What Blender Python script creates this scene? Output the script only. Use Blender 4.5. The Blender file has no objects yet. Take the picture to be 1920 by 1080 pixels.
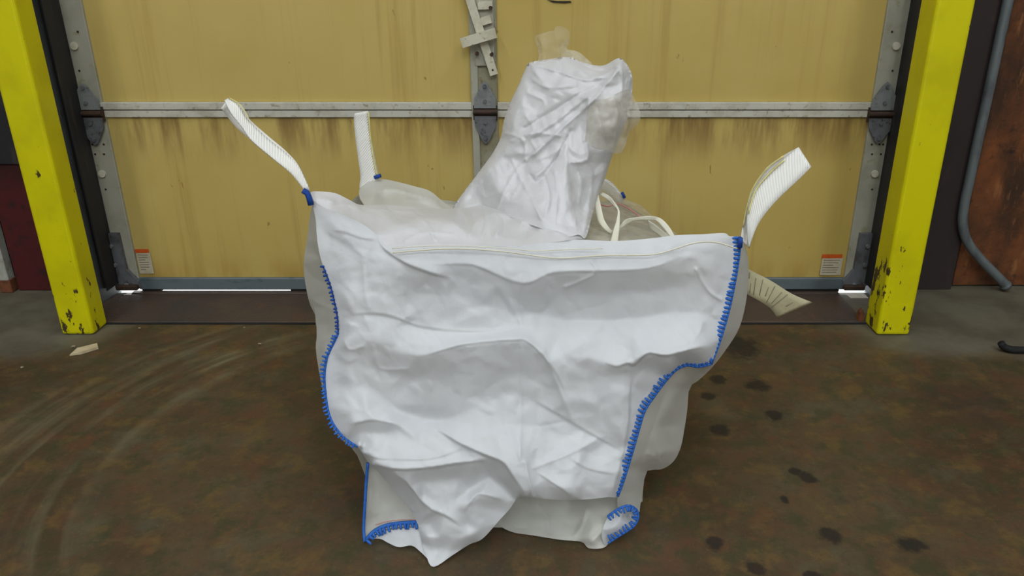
import bpy, bmesh, math, random
import numpy as np
from mathutils import Vector, Matrix
from mathutils.geometry import delaunay_2d_cdt

scene = bpy.context.scene
C = scene.collection

# ------------------------------------------------------------------ camera
F, CX, CY, PITCH, H = 1450.0, 1010.0, 540.0, math.radians(22.2), 1.08
cp, sp = math.cos(PITCH), math.sin(PITCH)
cd = bpy.data.cameras.new('camera')
cam = bpy.data.objects.new('camera', cd); C.objects.link(cam)
cam.location = (0, 0, H); cam.rotation_euler = (math.pi / 2 - PITCH, 0, 0)
cd.sensor_width = 36; cd.lens = F / 1920 * 36; cd.shift_x = (960 - CX) / 1920
cd.clip_start = 0.02
scene.camera = cam

# ------------------------------------------------------------------ light and exposure
vs = scene.view_settings
vs.view_transform = 'Standard'; vs.look = 'None'; vs.gamma = 1; vs.use_curve_mapping = False
vs.exposure = -0.62
W = bpy.data.worlds.new('daylight'); scene.world = W; W.use_nodes = True
W.node_tree.nodes['Background'].inputs[0].default_value = (0.85, 0.93, 1, 1)
W.node_tree.nodes['Background'].inputs[1].default_value = 5.0


def area(loc, size, power, target=None, col=(.94, .975, 1)):
    l = bpy.data.lights.new('ceiling_lamp', 'AREA'); l.shape = 'RECTANGLE'
    l.size, l.size_y = size; l.energy = power; l.color = col
    o = bpy.data.objects.new('ceiling_lamp', l); C.objects.link(o); o.location = loc
    if target:
        o.rotation_euler = (Vector(target) - Vector(loc)).to_track_quat('-Z', 'Y').to_euler()
    return o


for lx, ly, pw in ((-1.9, .2, 54), (1.9, .2, 54), (0, .4, 54), (-2.2, -3.3, 155), (2.2, -3.3, 155), (0, -3.3, 155)):
    area((lx, ly, 4.6), (.6, 3.0), pw)


sun = bpy.data.lights.new('sun', 'SUN'); sun.energy = 9; sun.angle = .009
so = bpy.data.objects.new('sun', sun); C.objects.link(so)
so.rotation_euler = Vector((.12, -1, -.42)).to_track_quat('-Z', 'Y').to_euler()

# ------------------------------------------------------------------ helpers
def lin(r, g, b):
    f = lambda v: (v / 255 / 12.92) if v <= 10 else ((v / 255 + .055) / 1.055) ** 2.4
    return (f(r), f(g), f(b), 1)


def at(x, y, Y):                       # a pixel of the photograph carried out to distance Y
    u = (x - CX) / F; v = (CY - y) / F
    t = Y / (cp + v * sp)
    return Vector((u * t, Y, H + (-sp + v * cp) * t))


def on_floor(x, y, z=0.0):
    u = (x - CX) / F; v = (CY - y) / F
    t = (z - H) / (-sp + v * cp)
    return Vector((u * t, (cp + v * sp) * t, z))


def tag(o, label=None, cat=None, group=None, kind=None):
    if label: o['label'] = label
    if cat: o['category'] = cat
    if group: o['group'] = group
    if kind: o['kind'] = kind
    return o


def empty(name, loc=(0, 0, 0)):
    o = bpy.data.objects.new(name, None); C.objects.link(o); o.location = loc
    o.empty_display_size = .05
    return o


def link(name, me, m, parent=None, smooth=False):
    o = bpy.data.objects.new(name, me); C.objects.link(o)
    if m: me.materials.append(m)
    if parent:
        o.parent = parent
        if parent.parent is None: o.matrix_parent_inverse = Matrix.Translation(parent.location).inverted()
    if smooth:
        for p in me.polygons: p.use_smooth = True
    return o


def obj(name, bm, m, parent=None, smooth=False, bevel=0, seg=2):
    if bevel:
        bmesh.ops.bevel(bm, geom=[e for e in bm.edges if e.is_manifold and e.calc_face_angle(0) > .6], offset=bevel,
                        segments=seg, affect='EDGES', profile=.5)
    bmesh.ops.recalc_face_normals(bm, faces=bm.faces)
    me = bpy.data.meshes.new(name); bm.to_mesh(me); bm.free()
    return link(name, me, m, parent, smooth)


def bx(bm, x0, x1, y0, y1, z0, z1):
    r = bmesh.ops.create_cube(bm, size=1)
    for v in r['verts']:
        v.co = Vector(((x0 + x1) / 2 + v.co.x * (x1 - x0), (y0 + y1) / 2 + v.co.y * (y1 - y0), (z0 + z1) / 2 + v.co.z * (z1 - z0)))
    return r['verts']


def box(name, x0, x1, y0, y1, z0, z1, m, parent=None, bevel=0, seg=2):
    bm = bmesh.new(); bx(bm, x0, x1, y0, y1, z0, z1)
    return obj(name, bm, m, parent, bevel=bevel, seg=seg)


def cyl(bm, a, b, r, n=12, r2=None):
    a = Vector(a); b = Vector(b); d = b - a
    M = Matrix.Translation((a + b) / 2) @ d.to_track_quat('Z', 'Y').to_matrix().to_4x4()
    return bmesh.ops.create_cone(bm, cap_ends=True, segments=n, radius1=r, radius2=r if r2 is None else r2, depth=d.length, matrix=M)


def prism(bm, pts, y0, y1):            # outline in x,z extruded along y
    a = [bm.verts.new((x, y0, z)) for x, z in pts]
    b = [bm.verts.new((x, y1, z)) for x, z in pts]
    bm.faces.new(a); bm.faces.new(b[::-1])
    for i in range(len(pts)):
        j = (i + 1) % len(pts)
        bm.faces.new((a[j], a[i], b[i], b[j]))


def tube(bm, pts, r, n=10):
    pts = [Vector(p) for p in pts]; rings = []; nv = None
    for i, p in enumerate(pts):
        t = (pts[min(i + 1, len(pts) - 1)] - pts[max(i - 1, 0)]).normalized()
        if nv is None: nv = t.orthogonal()
        nv = (nv - t * nv.dot(t)).normalized(); bv = t.cross(nv)
        rr = r[i] if isinstance(r, (list, tuple)) else r
        rings.append([bm.verts.new(p + (nv * math.cos(k * 2 * math.pi / n) + bv * math.sin(k * 2 * math.pi / n)) * rr) for k in range(n)])
    for a, b in zip(rings, rings[1:]):
        for k in range(n):
            bm.faces.new((a[k], a[(k + 1) % n], b[(k + 1) % n], b[k]))
    bm.faces.new(rings[0][::-1]); bm.faces.new(rings[-1])


def catmull(pts, sub=6, closed=False):
    P = [np.array(p, float) for p in pts]; n = len(P); out = []
    rng = range(n if closed else n - 1)
    for i in rng:
        if closed:
            p0, p1, p2, p3 = P[i - 1], P[i], P[(i + 1) % n], P[(i + 2) % n]
        else:
            p0, p1, p2, p3 = P[max(i - 1, 0)], P[i], P[i + 1], P[min(i + 2, n - 1)]
        for k in range(sub):
            t = k / sub
            out.append(.5 * (2 * p1 + (p2 - p0) * t + (2 * p0 - 5 * p1 + 4 * p2 - p3) * t * t + (3 * p1 - p0 - 3 * p2 + p3) * t ** 3))
    if not closed: out.append(P[-1])
    return np.array(out)


def resample(pts, n):
    pts = np.asarray(pts, float)
    s = np.concatenate([[0], np.cumsum(np.linalg.norm(np.diff(pts, axis=0), axis=1))])
    q = np.linspace(0, s[-1], n)
    return np.stack([np.interp(q, s, pts[:, k]) for k in range(pts.shape[1])], 1)


# ------------------------------------------------------------------ materials
class NT:
    def __init__(s, name):
        s.m = bpy.data.materials.new(name); s.m.use_nodes = True
        s.t = s.m.node_tree; s.b = s.t.nodes['Principled BSDF']; s.out = s.t.nodes['Material Output']

    def n(s, typ, **kw):
        x = s.t.nodes.new(typ)
        for k, v in kw.items(): setattr(x, k, v)
        return x

    def l(s, a, b): s.t.links.new(a, b)

    def coord(s, scale=(1, 1, 1), loc=(0, 0, 0)):
        tc = s.n('ShaderNodeNewGeometry'); mp = s.n('ShaderNodeMapping')
        mp.inputs['Scale'].default_value = scale; mp.inputs['Location'].default_value = loc
        s.l(tc.outputs['Position'], mp.inputs[0]); return mp.outputs[0]

    def noise(s, scale, detail=4, rough=.55, stretch=(1, 1, 1), loc=(0, 0, 0), dist=0):
        x = s.n('ShaderNodeTexNoise'); x.inputs['Scale'].default_value = scale
        x.inputs['Detail'].default_value = detail; x.inputs['Roughness'].default_value = rough
        x.inputs['Distortion'].default_value = dist
        s.l(s.coord(stretch, loc), x.inputs[0]); return x.outputs[0]

    def ramp(s, fac, lo, hi):
        x = s.n('ShaderNodeMapRange'); x.interpolation_type = 'SMOOTHSTEP'
        x.inputs[1].default_value = lo; x.inputs[2].default_value = hi
        s.l(fac, x.inputs[0]); return x.outputs[0]

    def math(s, op, a, b=None):
        x = s.n('ShaderNodeMath', operation=op)
        for i, v in enumerate((a, b)):
            if v is None: continue
            if isinstance(v, (int, float)): x.inputs[i].default_value = v
            else: s.l(v, x.inputs[i])
        return x.outputs[0]

    def mix(s, fac, a, b):
        x = s.n('ShaderNodeMix', data_type='RGBA')
        for i, v in ((0, fac), (6, a), (7, b)):
            if isinstance(v, (int, float)): x.inputs[i].default_value = v
            elif isinstance(v, tuple): x.inputs[i].default_value = v
            else: s.l(v, x.inputs[i])
        return x.outputs[2]

    def bump(s, h, strength=.3, dist=.01):
        x = s.n('ShaderNodeBump'); x.inputs['Strength'].default_value = strength; x.inputs['Distance'].default_value = dist
        s.l(h, x.inputs['Height']); s.l(x.outputs[0], s.b.inputs['Normal'])

    def pos(s):
        g = s.n('ShaderNodeNewGeometry'); x = s.n('ShaderNodeSeparateXYZ'); s.l(g.outputs['Position'], x.inputs[0])
        return x.outputs

    def col(s, c):
        if isinstance(c, tuple): s.b.inputs['Base Color'].default_value = c
        else: s.l(c, s.b.inputs['Base Color'])

    def set(s, rough=.5, spec=.5, metal=0):
        s.b.inputs['Roughness'].default_value = rough
        s.b.inputs['Specular IOR Level'].default_value = spec
        s.b.inputs['Metallic'].default_value = metal
        return s


def worn(name, c1, c2, scale=12, lo=.45, hi=.7, rough=.6, spec=.3, metal=0, stretch=(1, 1, 1), bump=0, c3=None, loc=(0, 0, 0)):
    t = NT(name).set(rough, spec, metal)
    f = t.noise(scale, 6, .6, stretch, loc)
    c = t.mix(t.ramp(f, lo, hi), c1, c2)
    if c3: c = t.mix(t.ramp(t.noise(scale * 3.7, 5, .6, stretch, (3, 1, 7)), .55, .72), c, c3)
    t.col(c)
    if bump: t.bump(t.noise(scale * 4, 5, .6), bump)
    return t.m


M = {}
M['grey_wall'] = worn('painted_block', lin(205, 205, 202), lin(192, 192, 188), 3)
M['dark_wall'] = worn('dark_wall_paint', lin(52, 42, 36), lin(38, 32, 30), 6, c3=lin(70, 52, 38))
M['black_steel'] = worn('black_track_steel', lin(44, 44, 46), lin(30, 30, 32), 9, rough=.5, stretch=(1, 1, .2), c3=lin(62, 58, 54))
M['grey_steel'] = worn('dull_grey_steel', lin(92, 96, 98), lin(64, 64, 64), 10, rough=.5, stretch=(1, 1, .25), c3=lin(78, 72, 64))
M['galv'] = worn('galvanised_steel', lin(128, 132, 132), lin(104, 108, 108), 22, rough=.5, spec=.4, c3=lin(94, 92, 84))
M['dark_galv'] = worn('oily_galvanised_steel', lin(104, 106, 110), lin(76, 76, 78), 16, rough=.5, spec=.4, c3=lin(60, 54, 48))
M['rail'] = worn('blue_grey_rail', lin(98, 108, 112), lin(80, 88, 92), 9, stretch=(.5, 1, 1), rough=.5, c3=lin(72, 92, 96))
M['stile'] = worn('grey_stile_paint', lin(166, 165, 150), lin(150, 150, 134), 8, rough=.5, c3=lin(146, 146, 112))
M['stile_dim'] = worn('drab_stile_paint', lin(150, 146, 124), lin(130, 124, 98), 14, rough=.6, c3=lin(120, 112, 84))
M['white_rail'] = worn('white_rail_paint', lin(196, 194, 182), lin(176, 172, 156), 14, rough=.5, c3=lin(150, 140, 116))
M['ivory'] = worn('ivory_latch_paint', lin(204, 200, 180), lin(186, 180, 158), 20, rough=.5, c3=lin(160, 150, 124))
M['white_plug'] = worn('pale_plug', lin(206, 204, 186), lin(190, 186, 160), 40, rough=.5)
M['hole'] = worn('dark_hole', lin(46, 40, 32), lin(34, 30, 26), 30)
M['grime'] = worn('rusty_grease', lin(66, 50, 40), lin(48, 40, 36), 24, rough=.7, c3=lin(92, 60, 42))
M['rubber'] = worn('black_rubber', lin(34, 34, 34), lin(26, 26, 26), 20, rough=.8)
M['red_steel'] = worn('dark_red_paint', lin(78, 28, 28), lin(56, 24, 24), 7, rough=.6, c3=lin(44, 30, 28))
M['white_trim'] = worn('chipped_white_paint', lin(172, 174, 164), lin(150, 150, 138), 16, rough=.6, c3=lin(130, 108, 84))
M['rust'] = worn('bare_rust', lin(120, 72, 46), lin(84, 56, 40), 30, rough=.8)
M['brown_column'] = worn('dark_brown_steel', lin(50, 42, 40), lin(38, 33, 32), 7, rough=.65, stretch=(1, 1, .3), c3=lin(60, 48, 44))
M['conduit'] = worn('conduit_zinc', lin(112, 120, 122), lin(88, 92, 94), 20, rough=.4, spec=.5, metal=.3, stretch=(1, 1, .3))
M['splinter'] = worn('pale_split_wood', lin(196, 182, 150), lin(176, 160, 126), 40, stretch=(.3, 1, 1))
M['blue'] = worn('blue_overlock_thread', lin(52, 106, 186), lin(36, 84, 166), 160, rough=.6, spec=.2)
M['blue_dark'] = worn('dark_blue_thread', lin(34, 72, 150), lin(24, 52, 120), 160, rough=.6, spec=.2)
M['pink'] = worn('faded_red_thread', lin(206, 140, 130), lin(196, 120, 112), 60, rough=.6)
M['yellow_edge'] = worn('yellow_selvedge', lin(216, 208, 140), lin(196, 186, 108), 60, rough=.6)
M['orange'] = worn('orange_warning_band', lin(208, 92, 32), lin(196, 76, 26), 60, rough=.5)
M['print'] = worn('faded_grey_print', lin(128, 124, 104), lin(112, 106, 88), 120)
M['decal'] = worn('off_white_decal', lin(196, 188, 164), lin(184, 172, 142), 40)
M['paper'] = worn('tinted_label_paper', lin(188, 182, 148), lin(172, 168, 134), 14, c3=lin(178, 162, 132))
M['ink'] = worn('grey_ink', lin(140, 138, 108), lin(112, 116, 104), 60)
M['debris'] = worn('pale_grit', lin(150, 140, 116), lin(120, 108, 84), 90)

# yellow gloss paint chipped to bare rusty steel near the foot
t = NT('yellow_safety_paint').set(.42, .35)
z = t.pos()[2]
c = t.mix(t.ramp(t.noise(7, 5), .4, .75), lin(212, 206, 2), lin(198, 190, 4))
low = t.ramp(t.math('SUBTRACT', .42, z), 0, .42)
chip = t.ramp(t.math('ADD', t.noise(34, 7, .65, (1, 1, .45)), t.math('MULTIPLY', low, .115)), .685, .70)
c = t.mix(t.ramp(t.noise(3.1, 6, .7, (1, 1, .35), (4, 2, 0)), .62, .8), c, lin(176, 162, 14))
px_ = t.pos()[0]
edge = t.math('MULTIPLY', t.math('SUBTRACT', 1, t.ramp(t.math('ABSOLUTE', t.math('SUBTRACT', px_, 1.086)), .0, .017)), t.math('MULTIPLY', t.ramp(z, .03, .10), t.math('SUBTRACT', 1, t.ramp(z, .2, .34))))
chip = t.math('MAXIMUM', chip, t.ramp(t.math('ADD', t.noise(24, 7, .65, (1, 1, .5), (3, 3, 1)), t.math('MULTIPLY', edge, .165)), .685, .71))
c = t.mix(chip, c, lin(70, 58, 34)); t.col(c); M['yellow'] = t.m

# door skin: tan translucent fibreglass with runs of dirt under the rail
t = NT('tan_fibreglass').set(.5, .3)
c = t.mix(t.ramp(t.noise(1.3, 4, .6), .3, .75), lin(200, 178, 106), lin(188, 164, 88))
c = t.mix(t.math('MULTIPLY', t.ramp(t.noise(26, 4, .6, (1, 1, .035)), .52, .75), .30), c, lin(150, 116, 56))
z = t.pos()[2]
band = t.math('MULTIPLY', t.ramp(z, .44, .63), t.math('SUBTRACT', 1, t.ramp(z, .63, .64)))
runs = t.ramp(t.noise(11, 6, .65, (1, 1, .16), (2, 0, 5)), .40, .66)
c = t.mix(t.math('MULTIPLY', t.math('MULTIPLY', band, runs), .8), c, lin(120, 90, 52))
band2 = t.math('MULTIPLY', t.ramp(z, .80, .69), .5)
low = t.math('SUBTRACT', 1, t.ramp(z, .05, .17))
c = t.mix(t.math('MULTIPLY', t.math('MULTIPLY', low, t.ramp(t.noise(9, 5, .6, (1, 1, .3)), .35, .7)), .6), c, lin(158, 122, 50))
speck = t.ramp(t.noise(28, 3, .5, (1, 1, .5), (9, 0, 2)), .72, .76)
c = t.mix(t.math('MULTIPLY', speck, .65), c, lin(126, 96, 40)); t.col(c)
M['tan'] = t.m

# plywood, rusty and dark in patches
t = NT('stained_plywood').set(.75, .2)
c = t.mix(t.ramp(t.noise(5, 7, .65, (1, 1, .6)), .35, .68), lin(64, 46, 34), lin(124, 74, 42))
c = t.mix(t.ramp(t.noise(16, 6, .7, (1.4, 1, .4), (3, 0, 1)), .56, .72), c, lin(138, 92, 56))
c = t.mix(t.ramp(t.noise(9, 6, .7, (1, 1, 1), (8, 0, 4)), .56, .7), c, lin(48, 36, 30)); t.col(c)
t.bump(t.noise(40, 5), .4); M['ply'] = t.m

# rusty dock plate
t = NT('rusty_plate').set(.55, .35)
c = t.mix(t.ramp(t.noise(3.5, 6, .65), .35, .7), lin(78, 64, 54), lin(60, 54, 52))
c = t.mix(t.ramp(t.noise(8, 6, .7, (1, 1, 1), (5, 2, 0)), .55, .75), c, lin(98, 66, 46)); t.col(c)
t.bump(t.noise(120, 3), .25); M['plate'] = t.m

# concrete floor: oily brown, grey by the wall, tyre sweep on the left, oil drips on the right
t = NT('oily_concrete').set(.62, .35)
x, y, z = t.pos()
c = t.mix(t.ramp(t.noise(2.2, 7, .62), .32, .68), lin(68, 53, 34), lin(86, 71, 48))
c = t.mix(t.math('MULTIPLY', t.ramp(t.noise(6.5, 7, .7, (1, 1, 1), (3, 8, 0)), .48, .7), .75), c, lin(80, 78, 62))
c = t.mix(t.math('MULTIPLY', t.ramp(t.noise(10, 7, .7, (1, 1, 1), (7, 1, 0)), .48, .66), .7), c, lin(94, 60, 40))
c = t.mix(t.math('MULTIPLY', t.ramp(t.noise(14, 6, .7, (1, 1, 1), (11, 4, 0)), .48, .62), .65), c, lin(56, 60, 36))
c = t.mix(t.math('MULTIPLY', t.ramp(t.noise(12, 6, .7, (1, 1, 1), (2, 14, 0)), .5, .64), .6), c, lin(104, 82, 44))
c = t.mix(t.math('MULTIPLY', t.ramp(t.noise(4, 6, .7, (1, 1, 1), (5, 9, 0)), .52, .7), .55), c, lin(54, 46, 40))
c = t.mix(t.math('MULTIPLY', t.ramp(t.noise(160, 2, .6, (1, 1, 1), (1, 9, 0)), .62, .72), .35), c, lin(120, 106, 76))
c = t.mix(t.math('MULTIPLY', t.ramp(t.noise(60, 4, .7, (1, 1, 1), (1, 5, 0)), .4, .75), .35), c, lin(54, 46, 34))
wob = t.math('MULTIPLY', t.math('SUBTRACT', t.noise(4, 4), .5), .22)
# grey, unsealed concrete beyond the bollards
side = t.ramp(t.math('ADD', t.math('ABSOLUTE', t.math('ADD', x, .17)), wob), 1.13, 1.30)
back = t.ramp(t.math('ADD', y, wob), 2.05, 2.16)
grey = t.math('MULTIPLY', side, back)
gcol = t.mix(t.ramp(t.noise(5, 7, .65, (1, 1, 1), (2, 2, 0)), .35, .7), lin(108, 104, 88), lin(86, 80, 66))
c = t.mix(t.math('MULTIPLY', grey, .9), c, gcol)
# sweep of pale tyre scuff: an arc about a far centre
r = t.math('SQRT', t.math('ADD', t.math('POWER', t.math('ADD', x, .332), 2), t.math('POWER', t.math('SUBTRACT', y, 1.568), 2)))
arc = t.math('MULTIPLY', t.ramp(r, .58, .80), t.math('SUBTRACT', 1, t.ramp(r, .84, 1.2)))
cmb = t.n('ShaderNodeCombineXYZ'); t.l(t.math('MULTIPLY', r, 11), cmb.inputs[0]); t.l(t.math('MULTIPLY', t.math('ADD', x, y), .6), cmb.inputs[1])
ns = t.n('ShaderNodeTexNoise'); ns.inputs['Scale'].default_value = 1.6; ns.inputs['Detail'].default_value = 7; t.l(cmb.outputs[0], ns.inputs[0])
streak = t.ramp(ns.outputs[0], .42, .68)
leftm = t.math('MULTIPLY', t.math('SUBTRACT', 1, t.ramp(x, -.86, -.66)), t.ramp(y, .9, 1.5))
c = t.mix(t.math('MULTIPLY', t.math('MULTIPLY', arc, streak), t.math('MULTIPLY', t.math('MULTIPLY', leftm, t.ramp(t.noise(5, 5, .6, (1, 1, 1), (6, 3, 0)), .3, .65)), .8)), c, lin(116, 110, 84))
# oil drips
spots = [(0.632, 2.159, 0.049, 0.076), (0.511, 1.954, 0.026, 0.026), (0.62, 1.92, 0.03, 0.041), (0.467, 1.861, 0.019, 0.023), (0.62, 1.761, 0.021, 0.027), (0.46, 1.687, 0.024, 0.027), (0.62, 1.487, 0.019, 0.022), (0.6, 1.512, 0.013, 0.016), (0.544, 1.407, 0.009, 0.013), (0.603, 1.291, 0.02, 0.024), (0.759, 1.261, 0.028, 0.022), (0.423, 1.197, 0.018, 0.023), (0.529, 1.176, 0.018, 0.012), (0.362, 1.267, 0.017, 0.023)]
acc = None
dn = t.math('MULTIPLY', t.math('SUBTRACT', t.noise(30, 5, .65), .5), 2.2)
for sx, sy, rx, ry in spots:
    d = t.math('SQRT', t.math('ADD', t.math('POWER', t.math('DIVIDE', t.math('SUBTRACT', x, sx), rx), 2),
                              t.math('POWER', t.math('DIVIDE', t.math('SUBTRACT', y, sy), ry), 2)))
    m_ = t.math('SUBTRACT', 1, t.ramp(t.math('ADD', d, dn), .65, 1.3))
    acc = m_ if acc is None else t.math('MAXIMUM', acc, m_)
c = t.mix(t.math('MULTIPLY', acc, .85), c, lin(32, 28, 26))
t.col(c); t.bump(t.noise(90, 5, .65), .18, .006); M['floor'] = t.m


# woven polypropylene: white, a little light comes through
def fabric(name, c1, c2, trans=.25, alpha=1.0, rough=.5, spec=.25, bump=.18, fine=46):
    t = NT(name).set(rough, spec)
    t.col(t.mix(t.ramp(t.noise(9, 4), .35, .7), c1, c2))
    h = t.math('ADD', t.noise(fine, 5, .6, (1, 1, 1), (1, 2, 3), .6), t.math('MULTIPLY', t.noise(fine * 6, 2), .12))
    t.bump(h, bump, .006)
    last = t.b.outputs[0]
    if trans:
        tr = t.n('ShaderNodeBsdfTranslucent'); tr.inputs[0].default_value = c1
        mx = t.n('ShaderNodeMixShader'); mx.inputs[0].default_value = trans
        t.l(last, mx.inputs[1]); t.l(tr.outputs[0], mx.inputs[2]); last = mx.outputs[0]
    if alpha < 1:
        tp = t.n('ShaderNodeBsdfTransparent'); mx = t.n('ShaderNodeMixShader')
        patch = t.math('ADD', alpha - .15, t.math('MULTIPLY', t.ramp(t.noise(14, 4), .4, .65), .3))
        t.l(patch, mx.inputs[0]); t.l(tp.outputs[0], mx.inputs[1]); t.l(last, mx.inputs[2]); last = mx.outputs[0]
    t.l(last, t.out.inputs['Surface'])
    return t.m


M['bag'] = fabric('white_woven_fabric', lin(226, 229, 232), lin(220, 223, 227))
M['bag_thin'] = fabric('thin_white_fabric', lin(224, 224, 218), lin(216, 216, 208), trans=.3)
M['spout'] = fabric('crinkled_white_fabric', lin(228, 228, 230), lin(220, 220, 221), rough=.32, spec=.45, bump=.4, fine=34)
M['liner'] = fabric('clear_plastic_film', lin(226, 222, 206), lin(218, 212, 192), trans=.35, alpha=.38, rough=.2, spec=.6, bump=.5, fine=30)
M['liner_dense'] = fabric('milky_plastic_film', lin(220, 216, 202), lin(212, 206, 188), trans=.3, alpha=.62, rough=.25, spec=.5, bump=.4, fine=30)
M['web'] = fabric('white_webbing', lin(232, 231, 224), lin(224, 222, 212), trans=.05, bump=.15, fine=120)
M['tape'] = fabric('cream_tape', lin(234, 232, 216), lin(226, 222, 200), trans=.15, bump=.1)

# diagonal twill on the webbing, along the strap's own uv
t = NT('twill_webbing').set(.55, .25)
uv = t.n('ShaderNodeUVMap'); wv = t.n('ShaderNodeTexWave', wave_type='BANDS', bands_direction='DIAGONAL')
wv.inputs['Scale'].default_value = 1.0; wv.inputs['Distortion'].default_value = .3
mp = t.n('ShaderNodeMapping'); mp.inputs['Scale'].default_value = (60, 95, 1); t.l(uv.outputs[0], mp.inputs[0]); t.l(mp.outputs[0], wv.inputs[0])
t.col(t.mix(wv.outputs['Fac'], lin(222, 221, 212), lin(234, 234, 230))); t.bump(wv.outputs['Fac'], .3, .003); M['twill'] = t.m

# ------------------------------------------------------------------ setting
box('floor', -6, 6, -5, 2.60, -.2, 0, M['floor'])['kind'] = 'structure'
box('ceiling', -6, 6, -5, 2.9, 4.9, 5.0, M['grey_wall'])['kind'] = 'structure'
bm = bmesh.new()
bx(bm, -6, -1.60, 2.68, 2.9, 0, 4.9); bx(bm, 1.25, 6, 2.68, 2.9, 0, 4.9); bx(bm, -1.60, 1.25, 2.68, 2.9, 2.6, 4.9)
bx(bm, -1.60, -1.512, 2.642, 2.72, .05, 2.6); bx(bm, 1.168, 1.25, 2.642, 2.72, .05, 2.6)
wall_back = tag(obj('wall_back', bm, M['dark_wall']), kind='structure')
box('wall_left', -6.2, -6, -5, 2.9, 0, 4.9, M['grey_wall'])['kind'] = 'structure'
box('wall_right', 6, 6.2, -5, 2.9, 0, 4.9, M['grey_wall'])['kind'] = 'structure'
box('wall_front', -6.2, 6.2, -5.2, -5, 0, 4.9, M['grey_wall'])['kind'] = 'structure'
bm = bmesh.new(); bx(bm, -6, -1.60, 2.60, 2.68, -.2, 0); bx(bm, 1.25, 6, 2.60, 2.68, -.2, 0); obj('floor', bm, M['floor'])['kind'] = 'structure'
box('floor', -6, 6, 2.60, 5, -.35, -.004, worn('outdoor_concrete', lin(225, 226, 224), lin(210, 212, 210), 8))['kind'] = 'structure'

# plywood sheets nailed to the wall at the right
rnd = random.Random(4)
for x0, x1 in ((1.535, 2.73), (2.736, 3.95)):
    box('plywood_sheet', x0, x1, 2.662, 2.68, .005, 2.44, M['ply'], wall_back, bevel=.002, seg=1)
# dark steel column between the track and the plywood
bm = bmesh.new(); bx(bm, 1.25, 1.515, 2.63, 2.642, 0, 3.0); bx(bm, 1.25, 1.515, 2.668, 2.68, 0, 3.0); bx(bm, 1.37, 1.39, 2.642, 2.668, 0, 3.0)
bx(bm, 1.50, 1.515, 2.64, 2.67, 0, 3.0)
tag(obj('trim_1', bm, M['brown_column'], bevel=.002, seg=1), kind='structure')
# red steel upright, white edge strip, rusty panel at the left
red = tag(box('trim_2', -1.905, -1.70, 2.62, 2.68, 0, .47, M['red_steel'], bevel=.003, seg=1), kind='structure')
tag(box('trim_5', -1.905, -1.70, 2.61, 2.68, .4705, 3.0, M['black_steel'], bevel=.003, seg=1), kind='structure')
bm = bmesh.new(); bx(bm, -1.955, -1.918, 2.60, 2.64, .045, 2.2)
strip = tag(obj('trim_3', bm, M['white_trim'], bevel=.003, seg=1), kind='structure')
box('rusty_foot', -1.957, -1.914, 2.598, 2.645, .0, .05, M['rust'], strip, bevel=.003, seg=1)
tag(box('trim_4', -3.2, -1.957, 2.64, 2.68, 0, 2.2, worn('brown_mesh_panel', lin(66, 52, 36), lin(44, 38, 32), 40, rough=.8, bump=.5)), kind='structure')

# ------------------------------------------------------------------ dock plate at the sill
pl = empty('dock_plate', (-.17, 2.46, 0)); tag(pl, 'rusty brown steel sill plate lying along the foot of the tan door', 'plate')
box('plate', -1.528, 1.085, 2.335, 2.575, .0005, .006, M['plate'], pl, bevel=.002, seg=1)
box('hinge_bar', -1.47, 1.085, 2.575, 2.600, .0005, .010, M['plate'], pl, bevel=.003, seg=1)
box('front_lip', -1.528, 1.085, 2.326, 2.3345, .0005, .003, M['rubber'], pl)

# ------------------------------------------------------------------ the sectional door
door = empty('door_1', (-.17, 2.61, 0)); tag(door, kind='structure')
YF = 2.60                                   # front face of the skins
XL0, XL1, XC0, XC1, XR0, XR1 = -1.517, -1.438, -.221, -.134, 1.099, 1.175
secs = [(.052, .632), (.684, 1.27), (1.32, 1.90), (1.95, 2.54)]
for i, (z0, z1) in enumerate(secs):
    for xa, xb in ((XL1, XC0), (XC1, XR0)):
        # shallow bowed skin
        bm = bmesh.new(); nx, nz = 12, 6; g = []
        for a in range(nz + 1):
            g.append([bm.verts.new((xa + (xb - xa) * b / nx, YF - .003 * math.sin(math.pi * a / nz) * math.sin(math.pi * b / nx), z0 + (z1 - z0) * a / nz)) for b in range(nx + 1)])
        for a in range(nz):
            for b in range(nx): bm.faces.new((g[a][b], g[a][b + 1], g[a + 1][b + 1], g[a + 1][b]))
        o = obj('door_panel', bm, M['tan'], door)
        md = o.modifiers.new('s', 'SOLIDIFY'); md.thickness = .03; md.offset = -1 if o.data.polygons[0].normal.y < 0 else 1
# rails of the joints: a pair of white bars with a dark gap
for zj in (.632, 1.27, 1.90):
    for xa, xb in ((XL1 - .01, XC0 + .002), (XC1 - .002, XR0 + .01)):
        box('rail', xa, xb, YF - .010, YF + .03, zj + .002, zj + .0245, M['white_rail'], door, bevel=.002, seg=1)
        box('rail', xa, xb, YF - .013, YF + .03, zj + .0275, zj + .0515, M['white_rail'], door, bevel=.002, seg=1)
        box('joint_gap', xa, xb, YF + .002, YF + .02, zj + .024, zj + .028, M['hole'], door)
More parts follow.
